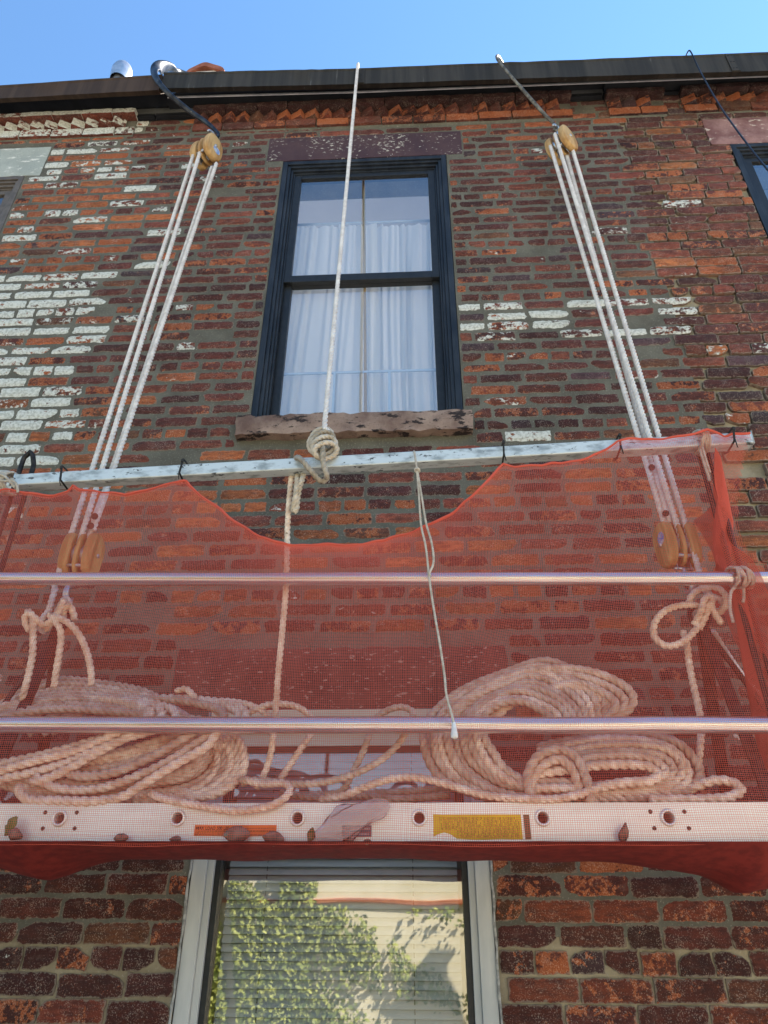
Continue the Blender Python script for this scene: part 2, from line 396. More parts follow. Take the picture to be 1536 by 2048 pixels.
while z < 6.0:
    zc = z+CH/2
    header = c % 6 == 3
    spans = blocked_spans(z, z+CH)
    x = XL+rng.uniform(0, .1)+(0 if c % 2 else .105)
    ends = []
    while x < XR:
        L = (.1055 if header else .211)*rng.uniform(.975, 1.025)
        if not header and rng.random() < .04: L = .1055
        ends.append((x, x+L)); x += L
    for a, b in ends:
        segs = [(a, b)]
        for s0, s1 in spans:
            ns = []
            for p, q in segs:
                if q <= s0 or p >= s1: ns.append((p, q)); continue
                if p < s0: ns.append((p, s0-.002))
                if q > s1: ns.append((s1+.002, q))
            segs = ns
        for p, q in segs:
            if q-p < .035: continue
            k = house_of((p+q)/2, zc)
            old = zc < 1.80 or (k == 'r')
            if k == 'm' and not old and rng.random() < .012: continue      # patched over with mortar
            j = (.0032 if old else .0064)*rng.uniform(.75, 1.35)             # half joint
            if zc < 1.80: j *= .8
            jz = ((.0030 if zc < 1.80 else .0040) if old else .0080)*rng.uniform(.7, 1.3)
            if k == 'l' and not old: jz *= .9
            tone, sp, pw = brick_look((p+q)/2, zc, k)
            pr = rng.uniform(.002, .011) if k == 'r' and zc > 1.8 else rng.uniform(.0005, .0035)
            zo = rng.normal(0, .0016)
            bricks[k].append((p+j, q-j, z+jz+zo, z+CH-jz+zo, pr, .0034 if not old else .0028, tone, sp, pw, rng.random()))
    c += 1; z += CH
# clipped cornice stretchers are added by the cornice builder
def brick_mesh(name, rows, mat, parent, nx=14, nz=5, back=.02):
    """all bricks of one wall: a ragged front grid and a ring going back into the mortar"""
    B = len(rows); A = np.array([r[:6] for r in rows], float)
    u = np.linspace(0, 1, nx+1); v = np.linspace(0, 1, nz+1)
    U, V = np.meshgrid(u, v)                                      # (nz+1, nx+1)
    W = A[:, 1]-A[:, 0]; H = A[:, 3]-A[:, 2]; rg = A[:, 5]
    def wob(n):                                                   # smooth edge wander
        r = rng.normal(0, 1, (B, n+2)); return (r[:, :-2]+2*r[:, 1:-1]+r[:, 2:])/4+rng.normal(0, .42, (B, n))
    top, bot = wob(nx+1)*rg[:, None]*.55, wob(nx+1)*rg[:, None]*.55
    lef, rig = wob(nz+1)*rg[:, None]*.7, wob(nz+1)*rg[:, None]*.7
    # rounded corners
    cx = np.minimum(U*W[:, None, None], (1-U)*W[:, None, None]); cz = np.minimum(V*H[:, None, None], (1-V)*H[:, None, None])
    rc = rg[:, None, None]*np.where(rng.random((B, 1, 1)) < .35, 1.5, .5)
    X = A[:, 0, None, None]+U*W[:, None, None]+(1-U)*lef[:, :, None]+U*rig[:, :, None]
    Z = A[:, 2, None, None]+V*H[:, None, None]+(1-V)*bot[:, None, :]+V*top[:, None, :]
    edge_u = (U == 0).astype(float)-(U == 1).astype(float); edge_v = (V == 0).astype(float)-(V == 1).astype(float)
    X = X+edge_u*(np.abs(edge_v) > 0)*rc*.8; Z = Z+edge_v*(np.abs(edge_u) > 0)*rc*.5
    for ci, (su, sv) in enumerate(((0, 0), (1, 0), (0, 1), (1, 1))):          # knocked-off corners
        am = np.where(rng.random(B) < .10, rng.uniform(.006, .020, B), 0)[:, None, None]
        dcx = X-(A[:, 0] if su == 0 else A[:, 1])[:, None, None]; dcz = Z-(A[:, 2] if sv == 0 else A[:, 3])[:, None, None]
        wt = np.clip(1-np.sqrt((dcx*.55)**2+dcz**2)/.026, 0, 1)
        X = X+am*wt*(1 if su == 0 else -1)*1.2; Z = Z+am*wt*(1 if sv == 0 else -1)*.7
    inner = ((np.abs(edge_u)+np.abs(edge_v)) == 0)
    Y = -A[:, 4, None, None]-inner*.0010+rng.normal(0, 1, X.shape)*rg[:, None, None]*.16+.003*(~inner)
    front = np.stack([X, Y, Z], -1).reshape(B, -1, 3)
    per = [i for i in range(nx+1)]+[(k+1)*(nx+1)-1 for k in range(1, nz+1)]+[nz*(nx+1)+i for i in range(nx-1, -1, -1)]+[k*(nx+1) for k in range(nz-1, 0, -1)]
    ring = front[:, per].copy(); ring[:, :, 1] = back
    n0 = (nx+1)*(nz+1); m = len(per)
    verts = np.concatenate([front, ring], 1); n = n0+m
    q = [[k*(nx+1)+i, k*(nx+1)+i+1, (k+1)*(nx+1)+i+1, (k+1)*(nx+1)+i] for k in range(nz) for i in range(nx)]
    q += [[per[i], n0+i, n0+(i+1) % m, per[(i+1) % m]] for i in range(m)]
    q = np.array(q); f = (q[None]+np.arange(B)[:, None, None]*n).reshape(-1, 4)
    o = np_mesh(name, verts.reshape(-1, 3), f, mat, parent, True); o.data.set_sharp_from_angle(angle=R(48))
    add_look(o, rows, n)
    e0 = np.concatenate([(np.abs(edge_u)+np.abs(edge_v) > 0).astype(np.float32).ravel(), np.ones(m, np.float32)])
    at = o.data.attributes.new('edge', 'FLOAT', 'POINT'); at.data.foreach_set('value', np.tile(e0, B))
    return o
def add_look(o, rows, n):
    tone = np.ones((len(rows), 4), np.float32); par = np.ones((len(rows), 4), np.float32)
    for i, r in enumerate(rows):
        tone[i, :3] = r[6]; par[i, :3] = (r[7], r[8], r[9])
    for nm, a in (('tone', tone), ('par', par)):
        at = o.data.attributes.new(nm, 'FLOAT_COLOR', 'POINT'); at.data.foreach_set('color', np.repeat(a, n, 0).ravel())
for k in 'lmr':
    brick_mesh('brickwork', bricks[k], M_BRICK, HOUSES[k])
# mortar bed between the bricks, cut round the openings
def wall_sheet(x0, x1, z0, z1, y):
    m = MB(); zs = sorted({z0, z1}|{v for o in OPEN for v in (o[2], o[3]) if z0 < v < z1})
    for a, b in zip(zs[:-1], zs[1:]):
        xs = [x0]; cuts = sorted((o[0], o[1]) for o in OPEN if o[2] < b-1e-6 and o[3] > a+1e-6 and o[1] > x0 and o[0] < x1)
        cur = x0
        for p, q in cuts:
            if p > cur: m.sheet([(cur, y, a), (p, y, a), (p, y, b), (cur, y, b)])
            cur = max(cur, q)
        if cur < x1: m.sheet([(cur, y, a), (x1, y, a), (x1, y, b), (cur, y, b)])
    return m
def slab_with_hole(name, x0, x1, y0, y1, z0, z1, mat, par, hole):
    m = MB()
    if not hole: m.box(x0, x1, y0, y1, z0, z1)
    else:
        o = [(x0, y0), (x1, y0), (x1, y1), (x0, y1)]; i_ = [(-1.1, .9), (1.0, .9), (1.0, 3.4), (-1.1, 3.4)]
        v = [(x, y, z) for z in (z0, z1) for q in (o, i_) for x, y in q]; f = []
        for k in range(4):
            n = (k+1) % 4
            f += [(k, 4+k, 4+n, n), (8+k, 8+n, 12+n, 12+k), (k, n, 8+n, 8+k), (4+k, 12+k, 12+n, 4+n)]
        m.add(v, f)
    return m.build(name, mat, par)
for k, a, b in (('l', XL, -1.61), ('m', -1.61, 1.30), ('r', 1.30, XR)):
    up = wall_sheet(a, b, 1.54, 6.02, .0005 if k != 'r' else .015)
    if k == 'r':                       # grey pointing laps onto the neighbour in toothed patches
        pass
    up.build('mortar_bed', M_MORTAR if k != 'r' else M_OLDMORTAR, HOUSES[k])
    wall_sheet(a, b, 0, 1.54, .006).build('lime_mortar_bed', M_OLDMORTAR, HOUSES[k])
    # solid wall behind, reveals and floors
    m = MB()
    zs = [0, .85, 2.30, 3.5, 5.60, 6.05]
    ops = [o for o in OPEN if a <= o[0] and o[1] <= b]
    def block(x0, x1, z0, z1): m.box(x0, x1, .0215, .32, z0, z1)
    lo = [o for o in ops if o[2] < 1]; hi = [o for o in ops if o[2] > 3]
    def band(z0, z1, os_):
        if not os_: block(a, b, z0, z1); return
        o = os_[0]
        block(a, o[0]-.001, z0, z1); block(o[1]+.001, b, z0, z1)
        if o[2] > z0: block(o[0]-.001, o[1]+.001, z0, o[2])
        if o[3] < z1: block(o[0]-.001, o[1]+.001, o[3], z1)
    band(0, 2.9, lo); band(2.9, 6.05, hi)
    m.build('wall', M_MORTAR, HOUSES[k])
    # side walls, back wall, party floor and flat roof
    s = MB(); s.box(a+.001, a+.1, .3205, 6, 0, 6.05); s.box(b-.1, b-.001, .3205, 6, 0, 6.05); s.box(a+.1, b-.1, 5.8, 6, 0, 6.05)
    s.build('side_wall', M_ROOM, HOUSES[k])
    s = MB(); s.box(a+.1, b-.1, .3205, 5.8, 2.9, 3.05); s.build('floor_slab', M_ROOM, HOUSES[k]); slab_with_hole('ceiling', a+.1, b-.1, .3205, 5.8, 5.9, 6.04, M_ROOM, HOUSES[k], k == 'm')
    rf = slab_with_hole('roof', a, b, -.028, 6.0, 6.063, 6.12, M_ROOFM, HOUSES[k], k == 'm')
    if k == 'm':
        s = MB(); s.sheet([(-1.12, .88, 6.125), (1.02, .88, 6.125), (1.02, 3.42, 6.125), (-1.12, 3.42, 6.125)]); s.build('added_skylight', M_GLASS, rf)  # skylight and its slab openings added to light the curtains from behind
# dog-tooth brick cornices
def cornice(house, x0, x1, z0l, z0r, kind, nb):
    """two string courses with a row of bricks set cornerwise between them"""
    rows = []; pieces = MB(); looks = []
    def zat(x): return z0l+(z0r-z0l)*(x-x0)/(x1-x0)
    n_per = []
    def put(vs, fs, look):
        k = pieces.n(); pieces.add(vs, fs); looks.append(look); n_per.append(len(vs))
    def look():
        if kind == 'l': return (TONES[2]*rng.uniform(.8, 1.2), .3, rng.beta(7, 1.3), rng.random())
        i = rng.choice([0, 2, 2, 0, 5] if kind == 'm' else [0, 1, 5, 2, 4]); return (TONES[i]*rng.uniform(.6, .95), rng.beta(2.2, 2), (rng.random()*.25 if rng.random() < .3 else 0), rng.random())
    def brickbox(x, L, z, h, y0, rot=0., shade_tone=False):
        nx, ny, nz = (6, 2, 3)
        g = []
        pts = []; idx = {}
        for i in range(nx+1):
            for j in range(ny+1):
                for k in range(nz+1):
                    if i in (0, nx) or j in (0, ny) or k in (0, nz):
                        px, py, pz = (i/nx-.5)*L, (j/ny-.5), (k/nz-.5)*h
                        idx[(i, j, k)] = len(pts); e = sum((i in (0, nx), j in (0, ny), k in (0, nz)))
                        s = .93 if e == 3 else (.975 if e == 2 else 1)
                        pts.append([px*(1 if e < 3 else .985)+rng.normal(0, .001), py, pz*s+rng.normal(0, .001)])
        fs = []
        for i in range(nx):
            for k in range(nz):
                fs += [(idx[i, 0, k], idx[i+1, 0, k], idx[i+1, 0, k+1], idx[i, 0, k+1]), (idx[i, ny, k], idx[i, ny, k+1], idx[i+1, ny, k+1], idx[i+1, ny, k])]
            for j in range(ny):
                fs += [(idx[i, j, 0], idx[i, j+1, 0], idx[i+1, j+1, 0], idx[i+1, j, 0]), (idx[i, j, nz], idx[i+1, j, nz], idx[i+1, j+1, nz], idx[i, j+1, nz])]
        for j in range(ny):
            for k in range(nz):
                fs += [(idx[0, j, k], idx[0, j, k+1], idx[0, j+1, k+1], idx[0, j+1, k]), (idx[nx, j, k], idx[nx, j+1, k], idx[nx, j+1, k+1], idx[nx, j, k+1])]
        D = .10
        out = []
        for px, py, pz in pts:
            py = py*D+rng.normal(0, .0012)
            if rot: px, py = px*math.cos(rot)-py*math.sin(rot), px*math.sin(rot)+py*math.cos(rot)
            out.append((x+px, y0+D/2*(0 if rot else 1)+py, z+h/2+pz))
        lk_ = look()
        if shade_tone and kind != 'l': lk_ = (TONES[1]*rng.uniform(.45, .7), .05, 0, lk_[3])  # top course darkened: shade under the eaves put into its tone
        put(out, fs, lk_)
    x = x0
    while x < x1-.05:
        L = min(rng.uniform(.195, .21), x1-x); brickbox(x+L/2, L-.008, zat(x)+.004+rng.normal(0, .002), .070, -.024+rng.normal(0, .003)); x += L
    x = x0
    while x < x1-.05:
        L = min(rng.uniform(.195, .21), x1-x); brickbox(x+L/2, L-.003, zat(x)+.160+rng.normal(0, .0012), .044, -.066+rng.normal(0, .0015), shade_tone=True); x += L
    x = x0+.06
    while x < x1-.04:
        brickbox(x, .078, zat(x)+.079+rng.normal(0, .002), .070, .013+rng.normal(0, .002), R(rng.uniform(25, 31))*(1 if kind == 'l' else -1)); x += .089
    me = pieces
    o = me.build('cornice', M_BRICK, house, auto=R(40))
    tone = np.ones((len(looks), 4), np.float32); par = tone.copy()
    for i, l in enumerate(looks): tone[i, :3] = l[0]; par[i, :3] = l[1:]
    for nm, a in (('tone', tone), ('par', par)):
        at = o.data.attributes.new(nm, 'FLOAT_COLOR', 'POINT'); at.data.foreach_set('color', np.repeat(a, n_per, 0).ravel())
    b = MB(); b.hexa([(x0+.004, .0, zat(x0)-.01), (x1-.004, .0, zat(x1)-.01), (x1-.004, .0, zat(x1)+.158), (x0+.004, .0, zat(x0)+.158)],
                     [(x0+.004, -.008, zat(x0)+.002), (x1-.004, -.008, zat(x1)+.002), (x1-.004, -.008, zat(x1)+.158), (x0+.004, -.008, zat(x0)+.158)])
    b.build('cornice_bed', M_MORTAR, house)
cornice(HOUSES['l'], -3.7, -1.735, 5.87, 5.865, 'l', 0)
cornice(HOUSES['m'], -1.36, 1.03, 5.865, 5.835, 'm', 0)
cornice(HOUSES['r'], 1.245, 1.60, 5.83, 5.825, 'r', 0)
cornice(HOUSES['r'], 1.70, 3.3, 5.83, 5.80, 'r', 0)
for k, a, b in (('l', XL, -1.625), ('m', -1.615, 1.23), ('r', 1.24, XR)):
    m = MB(); m.box(a, b, -.0275, .0, 6.035, 6.19); m.build('fascia', M_FASCIA, HOUSES[k])
# stone lintels and sills
def stone(name, x0, x1, z0, z1, y0, mat, house, rough=.003, tilt=0):
    nx = max(6, int((x1-x0)/.03)); nz = max(3, int((z1-z0)/.03)); g = []
    m = MB(); rows = []
    for k in range(nz+1):
        row = []
        for i in range(nx+1):
            u, v = i/nx, k/nz; e = (i in (0, nx))+(k in (0, nz))
            row.append((x0+u*(x1-x0)+rng.normal(0, rough*.5)+(rough*(1 if i == 0 else -1) if e == 2 else 0), y0+rng.normal(0, rough*.35)+(.004 if e else 0), z0+v*(z1-z0)+rng.normal(0, rough*.5)+tilt*u))
        rows.append(row)
    m.grid(rows)
    per = [rows[0][i] for i in range(nx+1)]+[rows[k][nx] for k in range(1, nz+1)]+[rows[nz][i] for i in range(nx-1, -1, -1)]+[rows[k][0] for k in range(nz-1, 0, -1)]
    m.grid([[(p[0], .15, p[2]) for p in per], per], True)
    return m.build(name, mat, house, smooth=True)
stone('lintel', -.852, .332, 5.537, 5.768, -.006, M_STONE, HOUSES['m'], .002, -.006)
stone('sill', -.80, .272, 3.447, 3.552, -.055, M_SILL, HOUSES['m'], .006)
stone('lintel', -3.43, -2.25, 5.50, 5.79, -.006, M_WLINTEL, HOUSES['l'], .002)
stone('sill', -3.42, -2.27, 3.447, 3.55, -.05, M_SILL, HOUSES['l'], .005)
stone('lintel', 1.79, 2.98, 5.515, 5.767, -.006, M_PLINTEL, HOUSES['r'], .003)
stone('sill', 1.80, 2.96, 3.447, 3.55, -.05, M_SILL, HOUSES['r'], .005)
stone('lintel', -.912, .337, 2.237, 2.468, -.005, M_LOWLINTEL, HOUSES['m'], .004)
stone('sill', -.83, .30, .77, .86, -.05, M_SILL, HOUSES['m'], .005)
# windows
def frame_rect(m, x0, x1, z0, z1, w, y0, y1, wt=None, wb=None):
    wt = w if wt is None else wt; wb = w if wb is None else wb
    m.box(x0, x0+w, y0, y1, z0, z1); m.box(x1-w, x1, y0, y1, z0, z1)
    m.box(x0+w, x1-w, y0+.0008, y1, z1-wt, z1); m.box(x0+w, x1-w, y0+.0008, y1, z0, z0+wb)
def sash_window(house, x0, x1, z0, z1, mf, ms, rough=True):
    m = MB()
    # moulded outer casing in four steps
    frame_rect(m, x0, x1, z0, z1, .030, -.002, .10)
    frame_rect(m, x0+.030, x1-.030, z0, z1-.030, .018, .008, .10, .018, .012)
    frame_rect(m, x0+.048, x1-.048, z0, z1-.048, .014, .020, .10, .02, .014)
    frame_rect(m, x0+.062, x1-.062, z0+.014, z1-.068, .010, .033, .105, .012, .004)
    wf = m.build('window', mf, house, bevel=.002)
    zm = z0+(z1-z0)*.5
    a, b = x0+.072, x1-.072
    s = MB(); frame_rect(s, a, b, zm-.02, z1-.080, .038, .038, .066, .036, .050); top = s.build('sash', ms, wf, bevel=.002)
    s = MB(); frame_rect(s, a, b, z0+.018, zm+.03, .040, .0665, .096, .050, .055); bot = s.build('sash', ms, wf, bevel=.002)
    g = MB(); g.sheet([(a+.03, .052, zm+.02), (b-.03, .052, zm+.02), (b-.03, .052, z1-.11), (a+.03, .052, z1-.11)]); g.build('pane', M_GLASS, wf)
    g = MB(); g.sheet([(a+.03, .082, z0+.06), (b-.03, .082, z0+.06), (b-.03, .082, zm-.01), (a+.03, .082, zm-.01)]); g.build('pane', M_GLASS, wf)
    return wf
sash_window(HOUSES['m'], -.748, .232, 3.553, 5.528, M_BLACKWOOD, M_SASH)
sash_window(HOUSES['l'], -3.328, -2.347, 3.552, 5.50, M_BROWNFRAME, M_BROWNFRAME)
sash_window(HOUSES['r'], 1.895, 2.878, 3.552, 5.512, M_BLACKWOOD, M_SASH)
# ground floor window of the middle house
m = MB()
frame_rect(m, -.752, .219, .862, 2.236, .048, .004, .10, .05, .05)
frame_rect(m, -.704, .171, .912, 2.186, .022, .016, .10, .03, .03)
lw = m.build('window', M_ALU, HOUSES['m'], bevel=.002)
m = MB(); m.box(-.750, .217, -.010, .0035, 2.19, 2.2345); m.box(-.735, .20, -.004, .0158, 2.155, 2.189); m.box(-.70, .165, .006, .0155, 2.11, 2.154)
m.build('head_trim', M_CREAM, lw, bevel=.002)
m = MB(); frame_rect(m, -.682, .149, .942, 2.156, .018, .03, .07, .03, .03); m.build('sash', M_SASH, lw)
m = MB(); m.sheet([(-.664, .050, .97), (.131, .050, .97), (.131, .069, 2.13), (-.664, .069, 2.13)]); m.build('pane', M_GLASS2, lw)
for s, xx in ((-1, -.755), (1, .222)):
    m = MB(); pts = [(xx+s*rng.uniform(-.001, .003), -.001-rng.uniform(0, .001), zz) for zz in np.arange(.88, 2.23, .03)]
    m.tube(pts, rng.uniform(.003, .0055, len(pts)), 6); m.build('caulking', M_CAULK, lw, smooth=True)
# ------------------------------------------------------------------ surroundings (seen only as light and in the panes)
M_GROUND = mottled('pale_concrete', (.24, .225, .20), (.33, .31, .28), 1.5, .9)
M_STUCCO = mottled('cream_stucco', (.66, .60, .40), (.76, .70, .50), 2.5, .9, bump=.2)
M_TILE = mottled('terracotta_coping', (.36, .11, .05), (.48, .17, .08), 8, .8)
gm = MB(); gm.sheet([(-400, -400, 0), (400, -400, 0), (400, 400, 0), (-400, 400, 0)])
tag(gm.build('ground', M_GROUND), kind='structure')
YW = -7.0
gw = thing('garden_wall', 'sunlit cream stucco wall with terracotta coping and ivy, across the street', 'wall', (0, YW, 0))
m = MB(); m.box(-14, 14, YW-.2, YW, 0, 2.62); m.build('wall', M_STUCCO, gw)
m = MB(); m.box(-14, 14, YW-.24, YW+.05, 1.93, 1.985); m.build('coping', M_TILE, gw, bevel=.01)
t = NT('ivy_leaf'); ob = t.coord(); n = t.noise(ob, 9, 3, .6)
M_IVY = t.set(t.mix(t.ss(n, .3, .7), (.08, .12, .02), (.34, .36, .08)), .6)
V = []; Fc = []
N = 120000
xx = rng.uniform(-9, 6, N); zz = rng.uniform(0, 2.6, N)
den = np.where(xx < -1.3, 1.0, np.clip(.75-.55*(xx+1.3)+.45*np.sin(zz*7+xx*3), 0, 1)*(zz < 1.9))
den *= (np.abs(np.sin(xx*1.7+.6)+.5*np.sin(xx*5.1+zz*2)) > .22)
keep = rng.random(N) < den; xx, zz = xx[keep], zz[keep]; N = len(xx)
c0 = np.stack([xx, YW+.02+rng.uniform(0, .14, N), zz], 1)
s = rng.uniform(.012, .036, N)[:, None]
nrm = np.stack([rng.normal(0, .8, N), np.ones(N), rng.normal(.4, .8, N)], 1); nrm /= np.linalg.norm(nrm, axis=1)[:, None]
a = np.cross(nrm, rng.normal(0, 1, (N, 3))); a /= np.linalg.norm(a, axis=1)[:, None]; b = np.cross(nrm, a)
v = np.stack([c0-a*s, c0-b*s*.8, c0+a*s*1.2, c0+b*s*.8], 1).reshape(-1, 3)
iv = np_mesh('ivy', v, np.arange(4*N).reshape(-1, 4), M_IVY); tag(iv, kind='stuff', label='ivy covering the sunlit wall across the street', cat='ivy')
gp = thing('shadow_block', 'unseen stepped block added so its dark shadow falls on the sunlit wall across the street', 'shadow block', (1.84, -6, 0))
m = MB(); xp, yp, zp = 1.84, -6, 3.10  # added block, itself out of view, with a profile cut for its shadow
prof_ = [(-.50, 0), (.50, 0), (.50, zp-1.05), (.44, zp-.72), (.26, zp-.52), (.22, zp-.34), (.15, zp-.22), (.10, zp-.16), (.10, zp), (-.12, zp), (-.12, zp-.24), (-.22, zp-.38), (-.34, zp-.66), (-.50, zp-1.0)]
n = len(prof_); m.add([(xp+a, yp-.12, b) for a, b in prof_]+[(xp+a, yp+.12, b) for a, b in prof_], [tuple(range(n)), tuple(range(n, 2*n))[::-1]]+[(i, n+i, n+(i+1) % n, (i+1) % n) for i in range(n)])
m.build('wall', M_STUCCO, gp, bevel=.01)
m = MB(); m.box(xp-.15, xp+.13, yp-.15, yp+.15, zp+.0005, zp+.04); m.build('block_cap', M_TILE, gp)

# ------------------------------------------------------------------ gutters, roof things
def gutter(x0, t0, b0, x1, t1, b1, mat, label, seam=False):
    o = thing('gutter', label, 'gutter', ((x0+x1)/2, -.15, (b0+b1)/2), 'gutters along the eaves')
    m = MB()
    def prof(t, b): return [(-.200, b), (-.160, b+.022), (-.112, b+.116), (-.112, t-.006), (-.192, t-.004), (-.204, t), (-.205, t-.012), (-.200, t-.020)]
    n = 26; rows = []
    for i in range(n+1):
        u = i/n; x = x0+(x1-x0)*u; t = t0+(t1-t0)*u+rng.normal(0, .0012); b = b0+(b1-b0)*u+rng.normal(0, .0008)
        rows.append([(x, y+rng.normal(0, .0006), z) for y, z in prof(t, b)])
    m.grid(rows, True); m.f.append(tuple(range(8))); m.f.append(tuple(range(n*8, n*8+8))[::-1])
    g = m.build('trough', mat, o, auto=R(25))
    if seam:
        for zz in np.linspace(b0+.03, t0-.03, 3):
            for dx in (.012, .030): m = MB(); m.disc((x0+dx, -.2068, zz), .0035, (0, -1, 0), .002, 8); m.build('rivet', M_FASCIA, o)
        m = MB(); m.box(x0-.002, x0+.045, -.2065, -.2015, b0+.002, t0-.022); m.build('joint_strap', M_GUTTER, o)
    return o
gutter(-3.76, 6.10, 5.99, -1.535, 6.182, 6.009, M_BGUTTER, 'brown rain gutter over the white-painted brick cornice at left')
gutter(-1.53, 6.20, 6.027, -.300, 6.139, 5.969, M_GUTTER, 'dark gutter length carrying the big curved steel hook')
gutter(-.298, 6.14, 5.970, 1.93, 6.100, 5.907, M_GUTTER, 'streaked black gutter length from the hanging white rope to the right', True)
gutter(1.932, 6.103, 5.905, 3.36, 6.06, 5.86, M_GUTTER, 'short black gutter length past the right seam, at the picture edge', True)
m = MB()
dl = [(-1.52, P(345, 194, -.111)[2]), (-.3, P(716, 184, -.111)[2]), (2.22, P(1536, 152, -.111)[2]), (3.35, P(1536, 152, -.111)[2]-.02)]
for (a, za), (b, zb) in zip(dl[:-1], dl[1:]):
    m.hexa([(a, -.111, za), (a, -.104, za), (b, -.104, zb), (b, -.111, zb)], [(a, -.111, za+.013), (a, -.104, za+.013), (b, -.104, zb+.013), (b, -.111, zb+.013)])
tag(m.build('drip_edge', M_DRIP), 'thin white metal drip edge under the black gutter', 'drip edge')
for k, a, b, z0 in (('l', XL, -1.532, 6.135), ('m', -1.532, 1.239, 6.10), ('r', 1.24, XR, 6.058)):
    m = MB(); m.box(a, b, -.1035, -.028, z0, z0+.05); m.build('eave_board', M_FASCIA, HOUSES[k])
M_GALV = mottled('galvanised_steel', (.50, .51, .52), (.66, .66, .66), 16, .28, .85)
M_TERRA = mottled('terracotta', (.22, .07, .04), (.34, .12, .07), 14, .8)
M_CHIM = mottled('pale_chimney_render', (.50, .44, .36), (.62, .56, .48), 10, .9)
a = P(225, 147, .35); b = P(262, 147, .35); tp = P(243, 124, .35)
v = thing('roof_vent', 'shiny domed metal vent cap poking over the brown gutter', 'vent', ((a[0]+b[0])/2, .35, 6.12))
cx, rr = (a[0]+b[0])/2, (b[0]-a[0])/2
m = MB(); m.lathe([(rr*.62, 6.12), (rr*.62, a[2]-.02)], (cx, .35, 0)); m.build('pipe', M_GALV, v, smooth=True)
m = MB(); H = (tp[2]-a[2])*.62
m.lathe([(rr*.9, a[2]-.12), (rr*1.0, a[2]-.05), (rr*1.04, a[2]), (rr*1.04, a[2]+.012), (rr*.98, a[2]+.02), (rr*.95, a[2]+H*.45), (rr*.8, a[2]+H*.75), (rr*.5, a[2]+H*.95), (rr*.05, a[2]+H)], (cx, .35, 0))
m.build('cap', M_GALV, v, smooth=True)
a = P(371, 146, .38); b = P(448, 144, .38); z1 = P(410, 128, .38)[2]
ch = thing('chimney', 'rendered chimney with an arched terracotta cap behind the gutter', 'chimney', ((a[0]+b[0])/2, .5, 6.12))
m = MB(); m.box(a[0]+.06, b[0]-.05, .40, .72, 6.12, z1-.06); m.build('stack', M_CHIM, ch, bevel=.006)
m = MB(); rows = []
for u in np.linspace(0, 1, 17):
    x = a[0]+(b[0]-a[0])*u; zt = a[2]-.01+(z1-a[2]+.01)*(max(0, math.sin(math.pi*u))**.55)*(.72+.28*math.exp(-((u-.42)/.2)**2))+.03; th = .055
    rows.append([(x, .38, zt-th), (x, .38, zt), (x, .76, zt), (x, .76, zt-th)])
m.grid(rows, True); m.f.append((0, 1, 2, 3)); m.f.append((67, 66, 65, 64)); m.build('cap', M_TERRA, ch, auto=R(35))

# ------------------------------------------------------------------ behind the panes
def curtain(x0, x1, z0, z1, y, nf, label, seed):
    r = np.random.default_rng(seed); nx, nz = nf*8, 20; m = MB(); rows = []
    ph = r.uniform(0, 6.28, 4)
    for k in range(nz+1):
        v = k/nz; row = []
        for i in range(nx+1):
            u = i/nx; w = u+.012*math.sin(5*v+ph[0])+.03*(1-v)*math.sin(3*u*6.28+ph[1])+.030*math.sin(6.28*1.7*u+ph[2])+.020*math.sin(6.28*3.9*u+ph[3]+1.5*v)
            amp = (.010+.014*(1-v)*(.5+.5*math.sin(u*9+ph[2])))*(.6+.5*math.sin(u*23+ph[0]))
            row.append((x0+(x1-x0)*u+.03*(1-v)*math.sin(u*4+ph[3]), y+amp*math.sin(2*math.pi*nf*w)+.006*math.sin(2*math.pi*nf*2.3*w), z0+(z1-z0)*v-(.003*abs(math.sin(math.pi*nf*u)) if k == nz else 0)))
        rows.append(row)
    m.grid(rows); o = m.build('curtain', M_CURTAIN, None, smooth=True)
    return tag(o, label, 'curtain', 'white curtains in the upper window')
zt = P(728, 450, .145)[2]
curtain(-.74, -.185, 3.50, zt, .142, 8, 'left white pleated curtain behind the black sash window', 3)
curtain(-.225, .28, 3.50, zt, .155, 7, 'right white pleated curtain behind the black sash window', 5)
M_RODB = mottled('blue_white_rod', (.50, .58, .70), (.58, .66, .76), 10, .5)
m = MB(); m.tube([(-.76, .15, zt+.03), (.29, .15, zt+.02)], .008); tag(m.build('curtain_rod', M_RODB, smooth=True), 'pale rod above the curtains inside the upper window', 'curtain rod')
M_POLE = mottled('brown_wood_pole', (.42, .29, .13), (.55, .40, .20), 20, .6, 0, (1, 1, .1))
p0, p1 = P(728, 360, .108), P(731, 830, .108)
m = MB(); m.tube([p0, p1], .0075, 10); tag(m.build('wooden_pole', M_POLE, smooth=True), 'thin brown wooden pole standing between upright glass and white curtains', 'pole')
ws = P(700, 745, .11)[2]
m = MB(); frame_rect(m, -.70, .185, 3.53, ws, .012, .0985, .1065)
xs = P(779, 780, .11)[0]; m.box(xs-.006, xs+.006, .099, .106, 3.542, ws-.012); xs = P(668, 780, .11)[0]; m.box(xs-.005, xs+.005, .099, .106, 3.542, ws-.012)
tag(m.build('window_screen', M_RODB), 'low pale framed insect screen across the foot of the upper window', 'screen')
M_SLAT = mottled('grey_blind_slat', (.42, .45, .48), (.48, .51, .54), 3, .45)
M_CORD = mottled('dark_cord', (.02, .02, .02), (.04, .04, .04), 20, .8)
bl = thing('venetian_blind', 'closed pale grey venetian blind in the lower window', 'blind', (-.265, .12, 2.1))
m = MB(); z = 2.085; x0, x1 = -.650, .118
